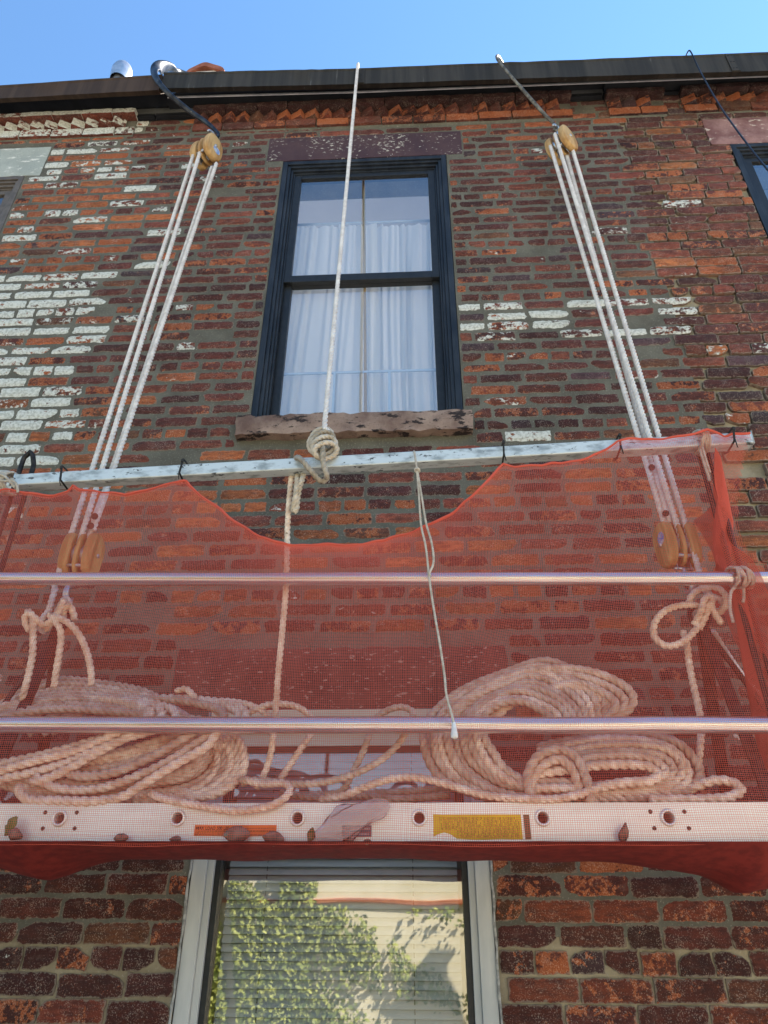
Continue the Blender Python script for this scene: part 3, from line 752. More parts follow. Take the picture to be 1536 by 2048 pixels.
while z > .93:
    rows = [[(x0, .098+.0115*math.cos(R(62))*t-.0018*(1-t*t), z+.0109*t) for t in (-1, -.5, 0, .5, 1)], [(x1, .098+.0115*math.cos(R(62))*t-.0018*(1-t*t), z+.0109*t) for t in (-1, -.5, 0, .5, 1)]]
    m.grid(rows); z -= .0243
m.build('slats', M_SLAT, bl, smooth=True)
m = MB(); m.box(x0, x1, .08, .12, 2.10, 2.135); m.build('head_rail', M_SLAT, bl)
for px in (537, 826):
    xx = P(px, 1750, .11)[0]; m = MB(); z = 2.085
    while z > .93: m.box(xx-.0016, xx+.0016, .0835, .086, z+.001, z+.0145); z -= .0243
    m.build('ladder_tape', M_CORD, bl)

# ------------------------------------------------------------------ hung scaffold
M_MILL = mottled('mill_aluminium', (.72, .69, .64), (.90, .87, .82), 9, .42, .45, (.3, 1, 1), fleck=((.30, .26, .22), .70, 4))
M_TUBE = mottled('polished_tube', (.66, .64, .62), (.80, .78, .76), 14, .26, .9, (.2, 1, 1), fleck=((.35, .30, .26), .70, 3))
M_ZINC = mottled('spattered_aluminium', (.30, .33, .33), (.62, .66, .66), 34, .5, .35, (.45, 1, 1), lo=.3, hi=.55, fleck=((.10, .11, .11), .60, 1.6))
M_PLY = mottled('deck_plywood', (.30, .20, .12), (.42, .30, .20), 8, .85, 0, (1, .15, 1))
M_IRON = mottled('dark_iron', (.020, .019, .019), (.06, .05, .045), 40, .55, .5, bump=.3)
M_HOLE = mottled('tube_inside', (.05, .032, .028), (.08, .05, .04), 20, .8)
ZB, ZT, YF, YB = 1.747, 1.843, -.600, -.205
pf = thing('scaffold_platform', 'aluminium scaffold platform with round rung holes hanging behind the red net', 'scaffold', (-.1, -.4, 1.75))
RX = [-.935+.3105*k for k in range(-3, 9)]; RZ = 1.809
def rail_face(y0, y1):
    m = MB(); x = -2.15; nseg = 20
    for rx in RX:
        a, b = rx-.04, rx+.04
        m.sheet([(x, y0, ZB), (a, y0, ZB), (a, y0, ZT), (x, y0, ZT)])
        sq = []; ci = []
        for t in range(nseg):
            an = 2*math.pi*(t+.5)/nseg; cx_, cz_ = math.cos(an), math.sin(an)
            ux = .04/max(1e-6, abs(cx_)); uz = ((ZT-RZ) if cz_ > 0 else (RZ-ZB))/max(1e-6, abs(cz_)); q = min(ux, uz)
            sq.append((rx+cx_*q, y0, RZ+cz_*q)); ci.append((rx+cx_*.0145, y0, RZ+cz_*.0145))
        for cs in ((a, ZB), (b, ZB), (a, ZT), (b, ZT)):       # square corners land on real corners
            j = min(range(nseg), key=lambda i: (sq[i][0]-cs[0])**2+(sq[i][2]-cs[1])**2); sq[j] = (cs[0], y0, cs[1])
        m.add(sq+ci, [(i, (i+1) % nseg, nseg+(i+1) % nseg, nseg+i) for i in range(nseg)])
        x = b
    m.sheet([(x, y0, ZB), (1.75, y0, ZB), (1.75, y0, ZT), (x, y0, ZT)])
    # flanges and ends of the channel
    s = 1 if y1 > y0 else -1
    m.box(-2.15, 1.75, min(y0, y1)+.0005, max(y0, y1), ZB-.003, ZB+.0035)
    m.box(-2.15, 1.75, min(y0, y1)+.0005, max(y0, y1), ZT-.0035, ZT+.002)
    return m
rail_face(YF, YF+.032).build('side_rail', M_MILL, pf)
rail_face(YB, YB-.032).build('side_rail', M_MILL, pf)
m = MB(); m.box(-2.14, 1.74, YF+.034, YB-.034, ZT-.016, ZT-.004); m.build('deck', M_PLY, pf)
for i, rx in enumerate(RX):
    m = MB()
    prof = [(.0135, .02), (.0135, -.004), (.0150, -.0065), (.0185, -.0065), (.0205, -.0035), (.0205, -.0008)]
    m.lathe([(r_, h_) for r_, h_ in prof], (rx, YF, RZ), (0, 1, 0), 24)
    m.lathe([(.0165, .004), (.0165, YB-YF-.004)], (rx, YF, RZ), (0, 1, 0), 16)
    rg = m.build('rung', M_MILL, pf, smooth=True)
    if i in (3, 8):
        for dx in (-.042, .042):
            for dz in (.014, -.024):
                m = MB(); m.disc((rx+dx+.003*(dz < 0)*(1 if dx > 0 else 1), YF-.0002, RZ+dz), .0052, (0, -1, 0), .0012, 12); m.build('bolt', M_HOLE, rg)
# stickers on the front rail
def flat_mat(name, c, c2=None, sc=30): return mottled(name, c, c2 or tuple(q*.85 for q in c), sc, .6)
M_ORANGE = flat_mat('orange_sticker', (.85, .18, .03)); M_YELLOW = flat_mat('yellow_sticker', (.80, .52, .02), (.66, .42, .03), 18)
M_PURP = flat_mat('grey_violet_sticker', (.13, .11, .16)); M_INK = flat_mat('black_ink', (.02, .015, .015)); M_GREYINK = flat_mat('pale_ink', (.5, .46, .5)); M_BRN = flat_mat('brown_sticker_end', (.16, .11, .05))
def on_rail(px, py): q = P(px, py, YF-.0006); return q[0], q[2]
def plate(name, mat, x0, z0, x1, z1, y, par, outline=None):
    m = MB(); o = outline or [(x0, z0), (x1, z0), (x1, z1), (x0, z1)]; n = len(o)
    m.add([(x, y+.0004, z) for x, z in o]+[(x, y, z) for x, z in o], [tuple(range(n, 2*n))]+[(i, (i+1) % n, n+(i+1) % n, n+i) for i in range(n)])
    return m.build(name, mat, par)
def text_mesh(name, s, size, loc, mat, par, sx=1., bold=.0):
    cu = bpy.data.curves.new(name, 'FONT'); cu.body = s; cu.size = size; cu.offset = bold; cu.extrude = .0001
    tmp = bpy.data.objects.new(name, cu); COL.objects.link(tmp)
    me = bpy.data.meshes.new_from_object(tmp.evaluated_get(bpy.context.evaluated_depsgraph_get())); me.name = name
    bpy.data.objects.remove(tmp)
    me.transform(Matrix.Translation(loc) @ Matrix.Rotation(R(90), 4, 'X') @ Matrix.Diagonal((sx, 1, 1, 1)))
    return link_mesh(name, me, mat, par)
x0, z1 = on_rail(390, 1650); x1, z0 = on_rail(552, 1672)
ol = plate('sticker', M_ORANGE, x0, z0, x1, z1, YF-.0010, pf); tag(ol, 'orange sticker reading MAX LOAD 500 LBS')
text_mesh('lettering', 'MAX LOAD 500 LBS', .0098, (x0+.004, YF-.0013, z1-.0108), M_INK, ol, 1.0, .0003)
def small_print(x0, x1, z, h, par, mat, seed, y=YF-.0013):
    r = np.random.default_rng(seed); m = MB(); x = x0
    while x < x1:
        L = r.uniform(.002, .008); m.sheet([(x, y, z), (min(x+L, x1), y, z), (min(x+L, x1), y, z+h), (x, y, z+h)]); x += L+r.uniform(.001, .002)
    return m
mm = MB()
for a, b, zz, sd_ in ((x0+.103, x1-.004, z1-.0085, 1), (x0+.004, x1-.004, z1-.0150, 2), (x0+.004, x1-.10, z1-.0195, 3), (x0+.004, x1-.10, z1-.0240, 4), (x1-.075, x1-.006, z1-.0240, 5)):
    q = small_print(a, b, zz, .0016, ol, M_INK, sd_); mm.add(q.v, q.f)
mm.build('small_print', M_INK, ol)
x0, z1 = on_rail(866, 1629); x1, z0 = on_rail(1046, 1679)
w_ = x1-x0; out = [(x0+.26*w_, z0+.002), (x0+.5*w_, z0-.001), (x0+.75*w_, z0+.001), (x1, z0), (x1, z1), (x0, z1), (x0, z0+.006), (x0+.05*w_, z0+.012), (x0+.12*w_, z0+.016), (x0+.19*w_, z0+.012)]
yl = plate('sticker', M_YELLOW, x0, z0, x1, z1, YF-.0010, pf, out); tag(yl, 'torn yellow sticker covered in fine print')
mm = MB(); r = np.random.default_rng(9)
x = x0+.016
while x < x1-.006:
    za = z1-.006; lowest = z0+(.022 if x < x0+.27*w_ else .004)
    while za > lowest:
        L = r.uniform(.002, .009)
        if r.random() < .8: mm.sheet([(x, YF-.0013, max(lowest, za-L)), (x+.0013, YF-.0013, max(lowest, za-L)), (x+.0013, YF-.0013, za), (x, YF-.0013, za)])
        za -= L+.0012
    x += .0034
mm.build('small_print', flat_mat('brown_ink', (.22, .13, .02)), yl)
xa, za = on_rail(1046, 1629); xb, zb = on_rail(1063, 1679); plate('sticker', M_BRN, xa+.0004, zb, xb, za, YF-.0010, pf)
x0, z1 = on_rail(684, 1651); x1, z0 = on_rail(743, 1674)
pl = plate('sticker', M_PURP, x0, z0, x1, z1, YF-.0010, pf); tag(pl, 'dark violet-grey sticker with faded pale lettering')
mm = MB()
for a, b, zz, h, sd_ in ((x0+.022, x1-.005, z1-.010, .0045, 11), (x0+.034, x1-.006, z1-.022, .004, 12)):
    q = small_print(a, b, zz, h, pl, M_GREYINK, sd_); mm.add(q.v, q.f)
mm.build('lettering', M_GREYINK, pl)
# guard rails
def gtube(name, pa, pb, r, mat, label):
    m = MB(); n = 14; pts = [np.array(pa)+(np.array(pb)-np.array(pa))*i/n+(0, 0, rng.normal(0, .0008)) for i in range(n+1)]
    m.tube(pts, r, 20); return tag(m.build(name, mat, smooth=True), label, 'guard rail', 'guard rails of the scaffold')
gtube('guard_rail', (-2.15, -.6, 2.056), (1.75, -.6, 2.027), .0225, M_TUBE, 'lowest round metal guard rail, just above the scaffold platform')
gtube('guard_rail', (-2.15, -.6, 2.510), (1.75, -.6, 2.444), .0205, M_TUBE, 'middle round metal guard rail behind the red net')
ra, rb = P(33, 966, -.598), P(1500, 882, -.598)
m = MB(); h = .022; sl_ = (rb[2]-ra[2])/(rb[0]-ra[0])
n = 30; rows = []
for i in range(n+1):
    c0 = ra+(rb-ra)*i/n; rows.append([(c0[0], c0[1]-h, c0[2]-h), (c0[0], c0[1]-h, c0[2]+h), (c0[0], c0[1]+h, c0[2]+h), (c0[0], c0[1]+h, c0[2]-h)])
m.grid(rows, True); m.f.append((0, 1, 2, 3)); e = n*4; m.f.append((e+3, e+2, e+1, e))
tr = m.build('guard_rail', M_ZINC, auto=R(30), bevel=.003); tag(tr, 'square paint-spattered aluminium top guard rail the net is tied to', 'guard rail', 'guard rails of the scaffold')
def rail_at(px):
    """centre of the top rail under photo column px"""
    u = (P(px, 925, -.598)[0]-ra[0])/(rb[0]-ra[0]); return ra+(rb-ra)*u
# stirrups: hooped posts, A-frame and ring
def stirrup(hoop, xs, apex, label, side):
    s = thing('scaffold_stirrup', label, 'stirrup', (xs, -.5, 1.70), 'iron stirrups carrying the platform')
    x0_, x1_ = hoop; zt_ = 3.0
    m = MB()
    path = [(x0_, -.555, 1.70), (x0_, -.555, 2.3), (x0_, -.555, 2.93), ((x0_*.85+x1_*.15), -.557, 2.985), ((x0_+x1_)/2, -.558, 3.012), (x0_*.12+x1_*.88, -.556, 2.98), (x1_, -.55, 2.93), (x1_, -.55, 2.6), (x1_, -.55, 1.70)]
    m.tube(path, .0085, 10, sub=.02); m.build('hooped_post', M_IRON, s, smooth=True)
    for yy in (YF+.015, YB-.01):
        m = MB(); a_ = Vector(apex)-Vector((0, 0, .06)); e_ = Vector((apex[0]+side*.02, yy, 1.70)); d_ = (e_-a_)
        wv = Vector((.017, 0, 0)); tv = Vector((0, .005, 0))
        m.hexa([a_-wv-tv, a_+wv-tv, a_+wv+tv, a_-wv+tv], [e_-wv-tv, e_+wv-tv, e_+wv+tv, e_-wv+tv]); m.build('leg', M_IRON, s)
    m = MB(); a_ = Vector(apex)-Vector((0, 0, .07)); e_ = Vector((apex[0]+side*.36, -.36, 1.70)); wv = Vector((0, 0, .016)); tv = Vector((0, .005, 0))
    m.hexa([a_-wv-tv, a_+wv-tv, a_+wv+tv, a_-wv+tv], [e_-wv-tv, e_+wv-tv, e_+wv+tv, e_-wv+tv]); m.build('brace', M_IRON, s)
    m = MB(); m.box(apex[0]+side*.02-.02, apex[0]+side*.02+.02, YF-.004, YB+.02, 1.722, 1.7355); m.build('cross_bar', M_IRON, s)
    m = MB(); m.tube([(apex[0]+.030*math.cos(t), apex[1], apex[2]-.045+.030*math.sin(t)) for t in np.linspace(0, 2*math.pi, 22)], .008, 8, cap=False); m.build('ring', M_IRON, s, smooth=True)
    return s
apL, apR = P(128, 1215, -.42), P(1392, 1205, -.42)
xl0, xl1 = P(20, 1000, -.555)[0], P(44, 1000, -.555)[0]
xr0, xr1 = P(1424, 1000, -.555)[0], P(1444, 1000, -.555)[0]
stirrup((xl0, xl1), (xl0+xl1)/2, apL, 'dark iron stirrup with hooped post at the left end of the scaffold', -1)
stirrup((xr0, xr1), (xr0+xr1)/2, apR, 'dark iron stirrup with hooped post at the right end of the scaffold', 1)
# lashings of thin cord
M_TWINE = mottled('grey_twine', (.42, .36, .30), (.58, .52, .45), 60, .9)
def rope_mat(name, c1, c2, dirt):
    t = NT(name); v = t.coord(); n = t.noise(v, 26, 6, .6); n2 = t.noise(v, 90, 5, .65); n3 = t.noise(v, 240, 3, .6)
    c = t.mix(t.ss(n, .35, .65), c1, c2); c = t.mix(t.ss(n2, .62, .70), c, dirt)
    wr = t.attr('wear').outputs['Fac']; cb = t.nd('ShaderNodeCombineXYZ')
    for i in range(3): t.lk(wr, cb.inputs[i])
    c = t.mix(1., c, cb.outputs[0], 'MULTIPLY')
    t.bump(t.math('ADD', n2, n3), .6, .0015); return t.set(c, .95)
M_ROPE = rope_mat('manila_rope', (.66, .49, .37), (.92, .78, .65), (.32, .22, .15))
M_ROPEW = rope_mat('white_rope', (.62, .58, .57), (.78, .75, .74), (.42, .38, .37))
M_SPLICE = mottled('white_rope_end', (.62, .58, .57), (.78, .75, .74), 30, .9)
M_ROPET = rope_mat('tan_rope', (.42, .34, .25), (.62, .54, .45), (.22, .16, .10))
def lashing(c, rx, rz, n, r, label, seed, tail=None, yr=.045):
    g = np.random.default_rng(seed); paths = []
    c = np.array(c)
    for i in range(n):
        ph = g.uniform(0, 6.28); tilt = g.uniform(-.5, .5); off = g.uniform(-.4, .4)*rx
        t = np.linspace(0, 2*math.pi, 14)+ph
        paths.append(np.stack([c[0]+off+tilt*rx*np.cos(t)+g.normal(0, .002, 14), c[1]+yr*np.sin(t), c[2]+rz*np.cos(t)+tilt*.3*rz*np.sin(t)], 1))
    for q in tail or []: paths.append(np.array(PX(q)))
    o = rope_obj('lashing', paths, r, M_TWINE); return tag(o, label, 'lashing', 'cord lashings on the guard rails')
c_ = rail_at(33); lashing(c_+(-.006, .0, 0), .028, .036, 7, .0048, 'knotted cord lashing on the left end of the top rail', 2, [[(-20, 945, -.64), (5, 950, -.65), (20, 962, -.652), (30, 975, -.65)], [(22, 958, -.65), (33, 968, -.655), (36, 985, -.65)], [(-20, 955, -.63), (10, 962, -.65), (28, 958, -.65)]])
c_ = rail_at(1412); lashing(c_+(0, 0, .004), .034, .034, 7, .0045, 'cord lashing with hanging tails on the right part of the top rail', 4, [[(1400, 900, -.632), (1408, 925, -.634), (1416, 950, -.634), (1419, 962, -.633)], [(1405, 895, -.632), (1412, 920, -.634), (1420, 945, -.634)], [(1398, 880, -.61), (1400, 866, -.60), (1408, 860, -.60), (1412, 872, -.60)]])
c_ = P(1478, 1155, -.6); lashing(c_, .045, .028, 6, .0048, 'cord lashing round the middle rail at the right post', 6, [[(1470, 1175, -.615), (1462, 1185, -.62), (1460, 1215, -.618), (1466, 1245, -.616)], [(1485, 1150, -.6), (1488, 1190, -.59), (1486, 1205, -.59)]], .036)
# black cable ties holding the net
def cable_tie():
    z_ = thing('cable_tie', '', 'cable tie', (0, 0, 0), 'black cable ties holding the net'); LOCAL.add(z_.name)
    q = .0255; m = MB(); w_ = .0028
    loop = [(-.060, -q-.012), (-.060, q-.006), (-.03, q), (q, q), (q, -q-.006), (0, -q-.016)]
    pts = loop; n = len(pts)
    inn = [(y*.93, z*.93) for y, z in pts]
    for i in range(n):
        (a1, b1), (a2, b2) = pts[i], pts[(i+1) % n]; (c1, d1), (c2, d2) = inn[i], inn[(i+1) % n]
        m.hexa([(-w_, a1, b1), (w_, a1, b1), (w_, c1, d1), (-w_, c1, d1)], [(-w_, a2, b2), (w_, a2, b2), (w_, c2, d2), (-w_, c2, d2)])
    m.build('band', M_CORD, z_)
    m = MB(); m.box(-.0045, .0045, -.064, -.058, .004, .014); m.build('head', M_CORD, z_, bevel=.001)
    m = MB(); m.tube([(0, -.062, -q-.006), (.002, -.064, -q-.022), (.006, -.062, -q-.038)], [.0022, .002, .0015], 6); m.build('tail', M_CORD, z_, smooth=True)
    return z_
zt0 = cable_tie()
def copy_tree(o, parent=None):
    c = o.copy(); COL.objects.link(c)
    if parent is not None: c.parent = parent
    for q in [k for k in bpy.data.objects if k.parent == o]: copy_tree(q, c)
    return c
for i, (px, lb) in enumerate(((148, 'black cable tie left of the left tackle ropes, on the top rail'), (378, 'black cable tie where the net starts its dip, left of the big rope knot'), (1005, 'black cable tie where the net rises again, right of the thin cord'), (1237, 'black cable tie beside the right tackle ropes, on the top rail'), (1466, 'black cable tie near the right end of the top rail'))):
    o = zt0 if i == 0 else copy_tree(zt0)
    o.location = rail_at(px); o.rotation_euler = (0, R((-8, 5, 3, 6, 10)[i]), 0); o['label'] = lb

# ------------------------------------------------------------------ tackle
M_WOOD = mottled('varnished_ash', (.36, .19, .065), (.62, .40, .17), 26, .55, 0, (1, 1, .2), bump=.15)
M_STEEL = mottled('zinc_steel', (.42, .44, .47), (.60, .62, .65), 20, .32, .8)
M_BLUE = flat_mat('blue_badge', (.08, .22, .62), (.5, .55, .62), 60)
def oval(hw, hl, n=28, pw=2.3):
    return [(math.copysign(abs(math.cos(t))**(2/pw), math.cos(t))*hw*(1-.10*math.sin(t)), math.copysign(abs(math.sin(t))**(2/pw), math.sin(t))*hl) for t in np.arange(n)*2*math.pi/n]
def pulley(label, c, pin, long_, badge=0, size=1.):
    long_ = Vector(long_).normalized(); pin = Vector(pin); pin = (pin-long_*pin.dot(long_)).normalized(); q = long_.cross(pin)
    b_ = thing('pulley_block', label, 'pulley block', c, 'wooden pulley blocks of the two tackles'); LOCAL.add(b_.name)
    pin *= size; q *= size; long_ *= size
    b_.matrix_world = Matrix(((pin.x, q.x, long_.x, c[0]), (pin.y, q.y, long_.y, c[1]), (pin.z, q.z, long_.z, c[2]), (0, 0, 0, 1)))
    for x, th, s in ((-.039, .0165, 1), (0, .0075, .96), (.039, .0165, 1)):
        m = MB(); o = oval(.053*s, .082*s, pw=2.7); n = len(o)
        lay = [(-th, .88), (-th*.75, .97), (-th*.3, 1), (th*.3, 1), (th*.75, .97), (th, .88)]
        rows = [[(x+d, a*k, b2*k) for a, b2 in o] for d, k in lay]; m.grid(rows, True); m.f.append(tuple(range(n))[::-1]); m.f.append(tuple(range(5*n, 6*n)))
        m.build('cheek', M_WOOD, b_, auto=R(30))
    for x in (-.015, .015):
        m = MB(); m.lathe([(.006, -.007), (.036, -.007), (.038, -.0055), (.032, 0), (.038, .0055), (.036, .007), (.006, .007)], (x, 0, 0), (1, 0, 0), 24); m.build('sheave', M_STEEL, b_, smooth=True)
    m = MB(); m.lathe([(.0, -.060), (.007, -.060), (.008, -.057), (.008, .057), (.007, .060), (0, .060)], (0, 0, 0), (1, 0, 0), 12); m.build('pin', M_STEEL, b_, smooth=True)
    for x in (-.0225, .0225):
        m = MB(); m.box(x-.002, x+.002, -.010, .010, -.085, .095); m.build('strap', M_STEEL, b_, bevel=.0008)
    m = MB(); m.lathe([(.0, -.031), (.006, -.031), (.006, .031), (0, .031)], (0, 0, .088), (1, 0, 0), 10)
    m.tube([(0, 0, .085), (0, 0, .105), (0, .004, .120), (0, .024, .138), (0, .026, .160), (0, .008, .176), (0, -.016, .168), (0, -.026, .150)], [.009, .009, .009, .010, .011, .010, .008, .005], 10, sub=.006)
    m.build('hook', M_STEEL, b_, smooth=True)
    for z in (-.055, .055):
        m = MB(); m.lathe([(0, -.034), (.006, -.034), (.006, .034), (0, .034)], (0, .030 if z > 0 else -.030, z), (1, 0, 0), 8); m.build('spacer_bolt', M_STEEL, b_, smooth=True)
    if badge:
        m = MB(); m.lathe([(0, .0125), (.022, .0125), (.022, .011)], (badge*.0437, .012, -.02), (badge, 0, 0), 16); m.build('badge', M_BLUE, b_)
    return b_
uL, lL = P(413, 303, -.17), P(163, 1112, -.42); uR, lR = P(1122, 290, -.17), P(1354, 1092, -.42)
dL = (uL-lL)/np.linalg.norm(uL-lL); dR = (uR-lR)/np.linalg.norm(uR-lR)
pulley('upper left wooden pulley block hanging from the curved hook', uL, (.90, -.42, .1), dL, 1, 1.22)
pulley('upper right wooden pulley block hanging from the thin straight hook', uR, (.66, -.72, .15), dR, 0, 1.2)
pulley('lower left wooden pulley block behind the net, above the knotted rope', lL, (.99, .06, 0), -dL, 0)
pulley('lower right wooden pulley block with a blue badge, behind the net', lR, (.985, .12, 0), -dR, -1)
# roof hooks
def flat_bar(name, pts, w_, t_, mat, label, cat, grp=None):
    p = smooth_path(pts, .012); m = MB(); T = frames(p)[0]; rows = []
    N = np.cross(T, np.array([.1, -.42, -.9])); N /= np.linalg.norm(N, axis=1)[:, None]+1e-9; B = np.cross(T, N)
    n = len(p); ww = np.interp(np.linspace(0, 1, n), np.linspace(0, 1, len(w_)), w_)
    for i in range(n):
        rows.append([p[i]+N[i]*ww[i]*math.cos(a)*.5+B[i]*t_*math.sin(a)*.5 for a in np.arange(10)*2*math.pi/10])
    m.grid(rows, True); m.f.append(tuple(range(10))[::-1]); m.f.append(tuple(range((n-1)*10, n*10)))
    return tag(m.build(name, mat, smooth=True), label, cat, grp)
M_HOOK = mottled('black_forged_hook', (.012, .016, .026), (.05, .055, .065), 26, .38, .5, bump=.25, fleck=((.30, .27, .23), .66, 2))
z_ = lambda zx, zy: (290+zx/8.08, 110+zy/8.08)
hp = [(z_(700, 330), .06), (z_(510, 275), .0), (z_(390, 215), -.10), (z_(250, 200), -.19), (z_(165, 235), -.24), (z_(160, 320), -.255), (z_(215, 430), -.255), (z_(300, 540), -.245), (z_(410, 650), -.23), (z_(560, 780), -.20), (z_(720, 905), -.175), (z_(860, 1000), -.16), (z_(1000, 1095), -.155), (z_(1120, 1200), -.15), (z_(1190, 1290), -.15), (z_(1150, 1330), -.158), (z_(1090, 1290), -.165)]
flat_bar('roof_hook', [P(a[0], a[1], y) for a, y in hp], [.04, .055, .075, .085, .080, .062, .042, .034, .034, .032, .03, .024, .014], .022, M_HOOK, 'big curved black steel hook over the gutter holding the left tackle', 'hook', 'steel hooks over the eaves')
hp = [((1018, 150), -.06), ((1006, 128), -.14), ((997, 113), -.215), ((993, 114), -.255), ((1000, 126), -.262), ((1030, 162), -.235), ((1065, 202), -.20), ((1090, 230), -.175), ((1112, 252), -.155), ((1113, 262), -.150), ((1106, 258), -.158)]
flat_bar('roof_hook', [P(a[0], a[1], y) for a, y in hp], [.016, .018, .018, .016, .018, .02, .022, .020, .012], .014, mottled('rusty_grey_bar', (.07, .065, .06), (.24, .22, .18), 30, .5, .4), 'thin straight grey steel hook over the gutter holding the right tackle', 'hook', 'steel hooks over the eaves')
# tackle ropes
RT = .0107
def lerp_line(a, ya, b, yb, n=6): return [P(a[0]+(b[0]-a[0])*i/n, a[1]+(b[1]-a[1])*i/n, ya+(yb-ya)*i/n) for i in range(n+1)]
def straight(a, b, n=5): a, b = np.array(a), np.array(b); return [a+(b-a)*i/n for i in range(n+1)]
Lp = [straight(P(394, 288, -.185), P(118, 1146, -.455))+PX([(110, 1180, -.46), (104, 1200, -.465), (97, 1222, -.47), (84, 1238, -.485), (76, 1250, -.47), (90, 1262, -.45), (108, 1236, -.44), (122, 1208, -.455), (131, 1196, -.47), (138, 1206, -.46), (128, 1222, -.44)]),
      straight(P(406, 286, -.20), P(158, 1088, -.445)), straight(P(424, 334, -.165), P(178, 1078, -.425)), straight(P(433, 327, -.18), P(186, 1062, -.43))]
Lt = [PX([(55, 1222, -.50), (62, 1228, -.505), (66, 1240, -.505), (66, 1275, -.50), (65, 1310, -.50), (58, 1345, -.50), (49, 1380, -.50), (44, 1400, -.48)]),
      PX([(60, 1262, -.49), (52, 1248, -.495), (50, 1235, -.50), (58, 1226, -.51), (72, 1238, -.505), (88, 1250, -.49), (104, 1240, -.49)]),
      PX([(98, 1228, -.485), (110, 1242, -.495), (120, 1258, -.495), (122, 1280, -.49), (118, 1310, -.49), (112, 1345, -.48), (108, 1375, -.47)]),
      PX([(105, 1232, -.49), (128, 1240, -.50), (148, 1256, -.50), (163, 1278, -.49), (174, 1305, -.485), (181, 1335, -.48), (184, 1372, -.47)]),
      PX([(126, 1236, -.455), (130, 1215, -.475), (140, 1212, -.475), (147, 1228, -.465), (149, 1240, -.46)]),
      PX([(92, 1260, -.47), (104, 1244, -.485), (118, 1222, -.485), (128, 1200, -.48)])]
o = rope_obj('tackle_rope', Lp, RT, M_ROPEW); tag(o, 'white rope falls of the left tackle running down to the lower left block', 'rope', 'white tackle ropes')
o2 = rope_obj('knotted_end', Lt, .0112, M_ROPE, o)
Rp = [straight(P(1101, 292, -.19), P(1333, 1060, -.435)), straight(P(1110, 268, -.215), P(1364, 1082, -.455)), straight(P(1134, 312, -.165), P(1343, 1075, -.425)),
      straight(P(1143, 292, -.185), P(1398, 1140, -.46))+PX([(1406, 1168, -.465), (1412, 1182, -.48), (1424, 1192, -.485), (1440, 1200, -.47), (1446, 1215, -.45), (1430, 1225, -.43)])]
o = rope_obj('tackle_rope', Rp, RT, M_ROPEW); tag(o, 'white rope falls of the right tackle running down to the lower right block', 'rope', 'white tackle ropes')
Rt = [PX([(1420, 1222, -.46), (1394, 1212, -.48), (1362, 1211, -.495), (1330, 1222, -.505), (1310, 1245, -.505), (1309, 1272, -.505), (1328, 1290, -.505), (1352, 1290, -.50), (1376, 1276, -.49), (1396, 1254, -.48), (1412, 1226, -.475)]),
      PX([(1376, 1210, -.47), (1384, 1190, -.49), (1402, 1178, -.50), (1424, 1174, -.50), (1444, 1182, -.495), (1452, 1198, -.485), (1448, 1216, -.475), (1436, 1226, -.46)]),
      PX([(1366, 1262, -.455), (1374, 1290, -.46), (1379, 1330, -.46), (1387, 1370, -.465), (1396, 1410, -.47), (1402, 1450, -.47), (1400, 1500, -.475), (1394, 1540, -.48), (1382, 1576, -.49)]),
      PX([(1398, 1258, -.47), (1412, 1230, -.49), (1418, 1205, -.495), (1430, 1228, -.49), (1444, 1248, -.48)]),
      PX([(1388, 1250, -.475), (1402, 1222, -.50), (1410, 1198, -.50), (1422, 1195, -.495), (1424, 1222, -.485)])]
rope_obj('knotted_end', Rt, .0108, M_ROPE, o)
d_ = rope_obj('guy_rope', [PX([(1425, 1262, -.36), (1455, 1310, -.30), (1490, 1358, -.24), (1536, 1408, -.17), (1600, 1470, -.10)])], .011, M_ROPEW); tag(d_, 'pale slanting rope from the right knot toward the wall', 'rope')
# spliced and taped bights just above the lower blocks
def splice(a, b, w_, lab, par):
    m = MB(); p = smooth_path([a, (np.array(a)+np.array(b))/2, b], .01); n = len(p)
    rr = w_*np.clip(np.minimum(np.arange(n), np.arange(n)[::-1])/3+.55, 0, 1)
    m.tube(p, rr, 14, 1.9, up=(0, 1, 0)); return m.build('splice', M_SPLICE, par, smooth=True)
splice(P(213, 978, -.405), P(188, 1046, -.425), .0085, '', bpy.data.objects['tackle_rope'])
splice(P(1307, 925, -.40), P(1341, 1045, -.43), .0085, '', o)
m = MB()
for q in (P(182, 1052, -.450), P(190, 1033, -.450)): m.disc(q, .012, (0, -1, -.3), .004, 10)
m.build('tape', M_CORD, bpy.data.objects['tackle_rope'])
m = MB()
for q in (P(1303, 935, -.428), P(1331, 1027, -.452)): m.disc(q, .0115, (0, -1, -.3), .004, 10)
m.build('tape', M_CORD, o)
# the centre line and its big knot round the top rail
K = lambda zx, zy: (560+zx/9.6, 840+zy/9.6)
cl = [straight(P(716, 128, -.207), P(650, 846, -.60), 8)+PX([(K(905, 180)[0], K(905, 180)[1], -.60), (K(960, 330)[0], K(960, 330)[1], -.592), (K(930, 480)[0], K(930, 480)[1], -.59), (K(900, 640)[0], K(900, 640)[1], -.58)])]
kn = []
for cx_, cy_, a_, b_, y_, rot in ((800, 330, 205, 150, -.602, -.5), (815, 410, 225, 165, -.617, -.45), (850, 500, 225, 170, -.632, -.35), (880, 590, 215, 150, -.648, -.2), (760, 470, 200, 200, -.60, -.9)):
    t = np.linspace(-.4, 2*math.pi+.5, 22); pts = []
    for q in t:
        ex, ey = a_*math.cos(q), b_*math.sin(q); kx, ky = K(cx_+ex*math.cos(rot)-ey*math.sin(rot), cy_+ex*math.sin(rot)+ey*math.cos(rot))
        pts.append(P(kx, ky, y_+.020*math.sin(q+1.2)+.006*(q/6.28)))
    kn.append(pts)
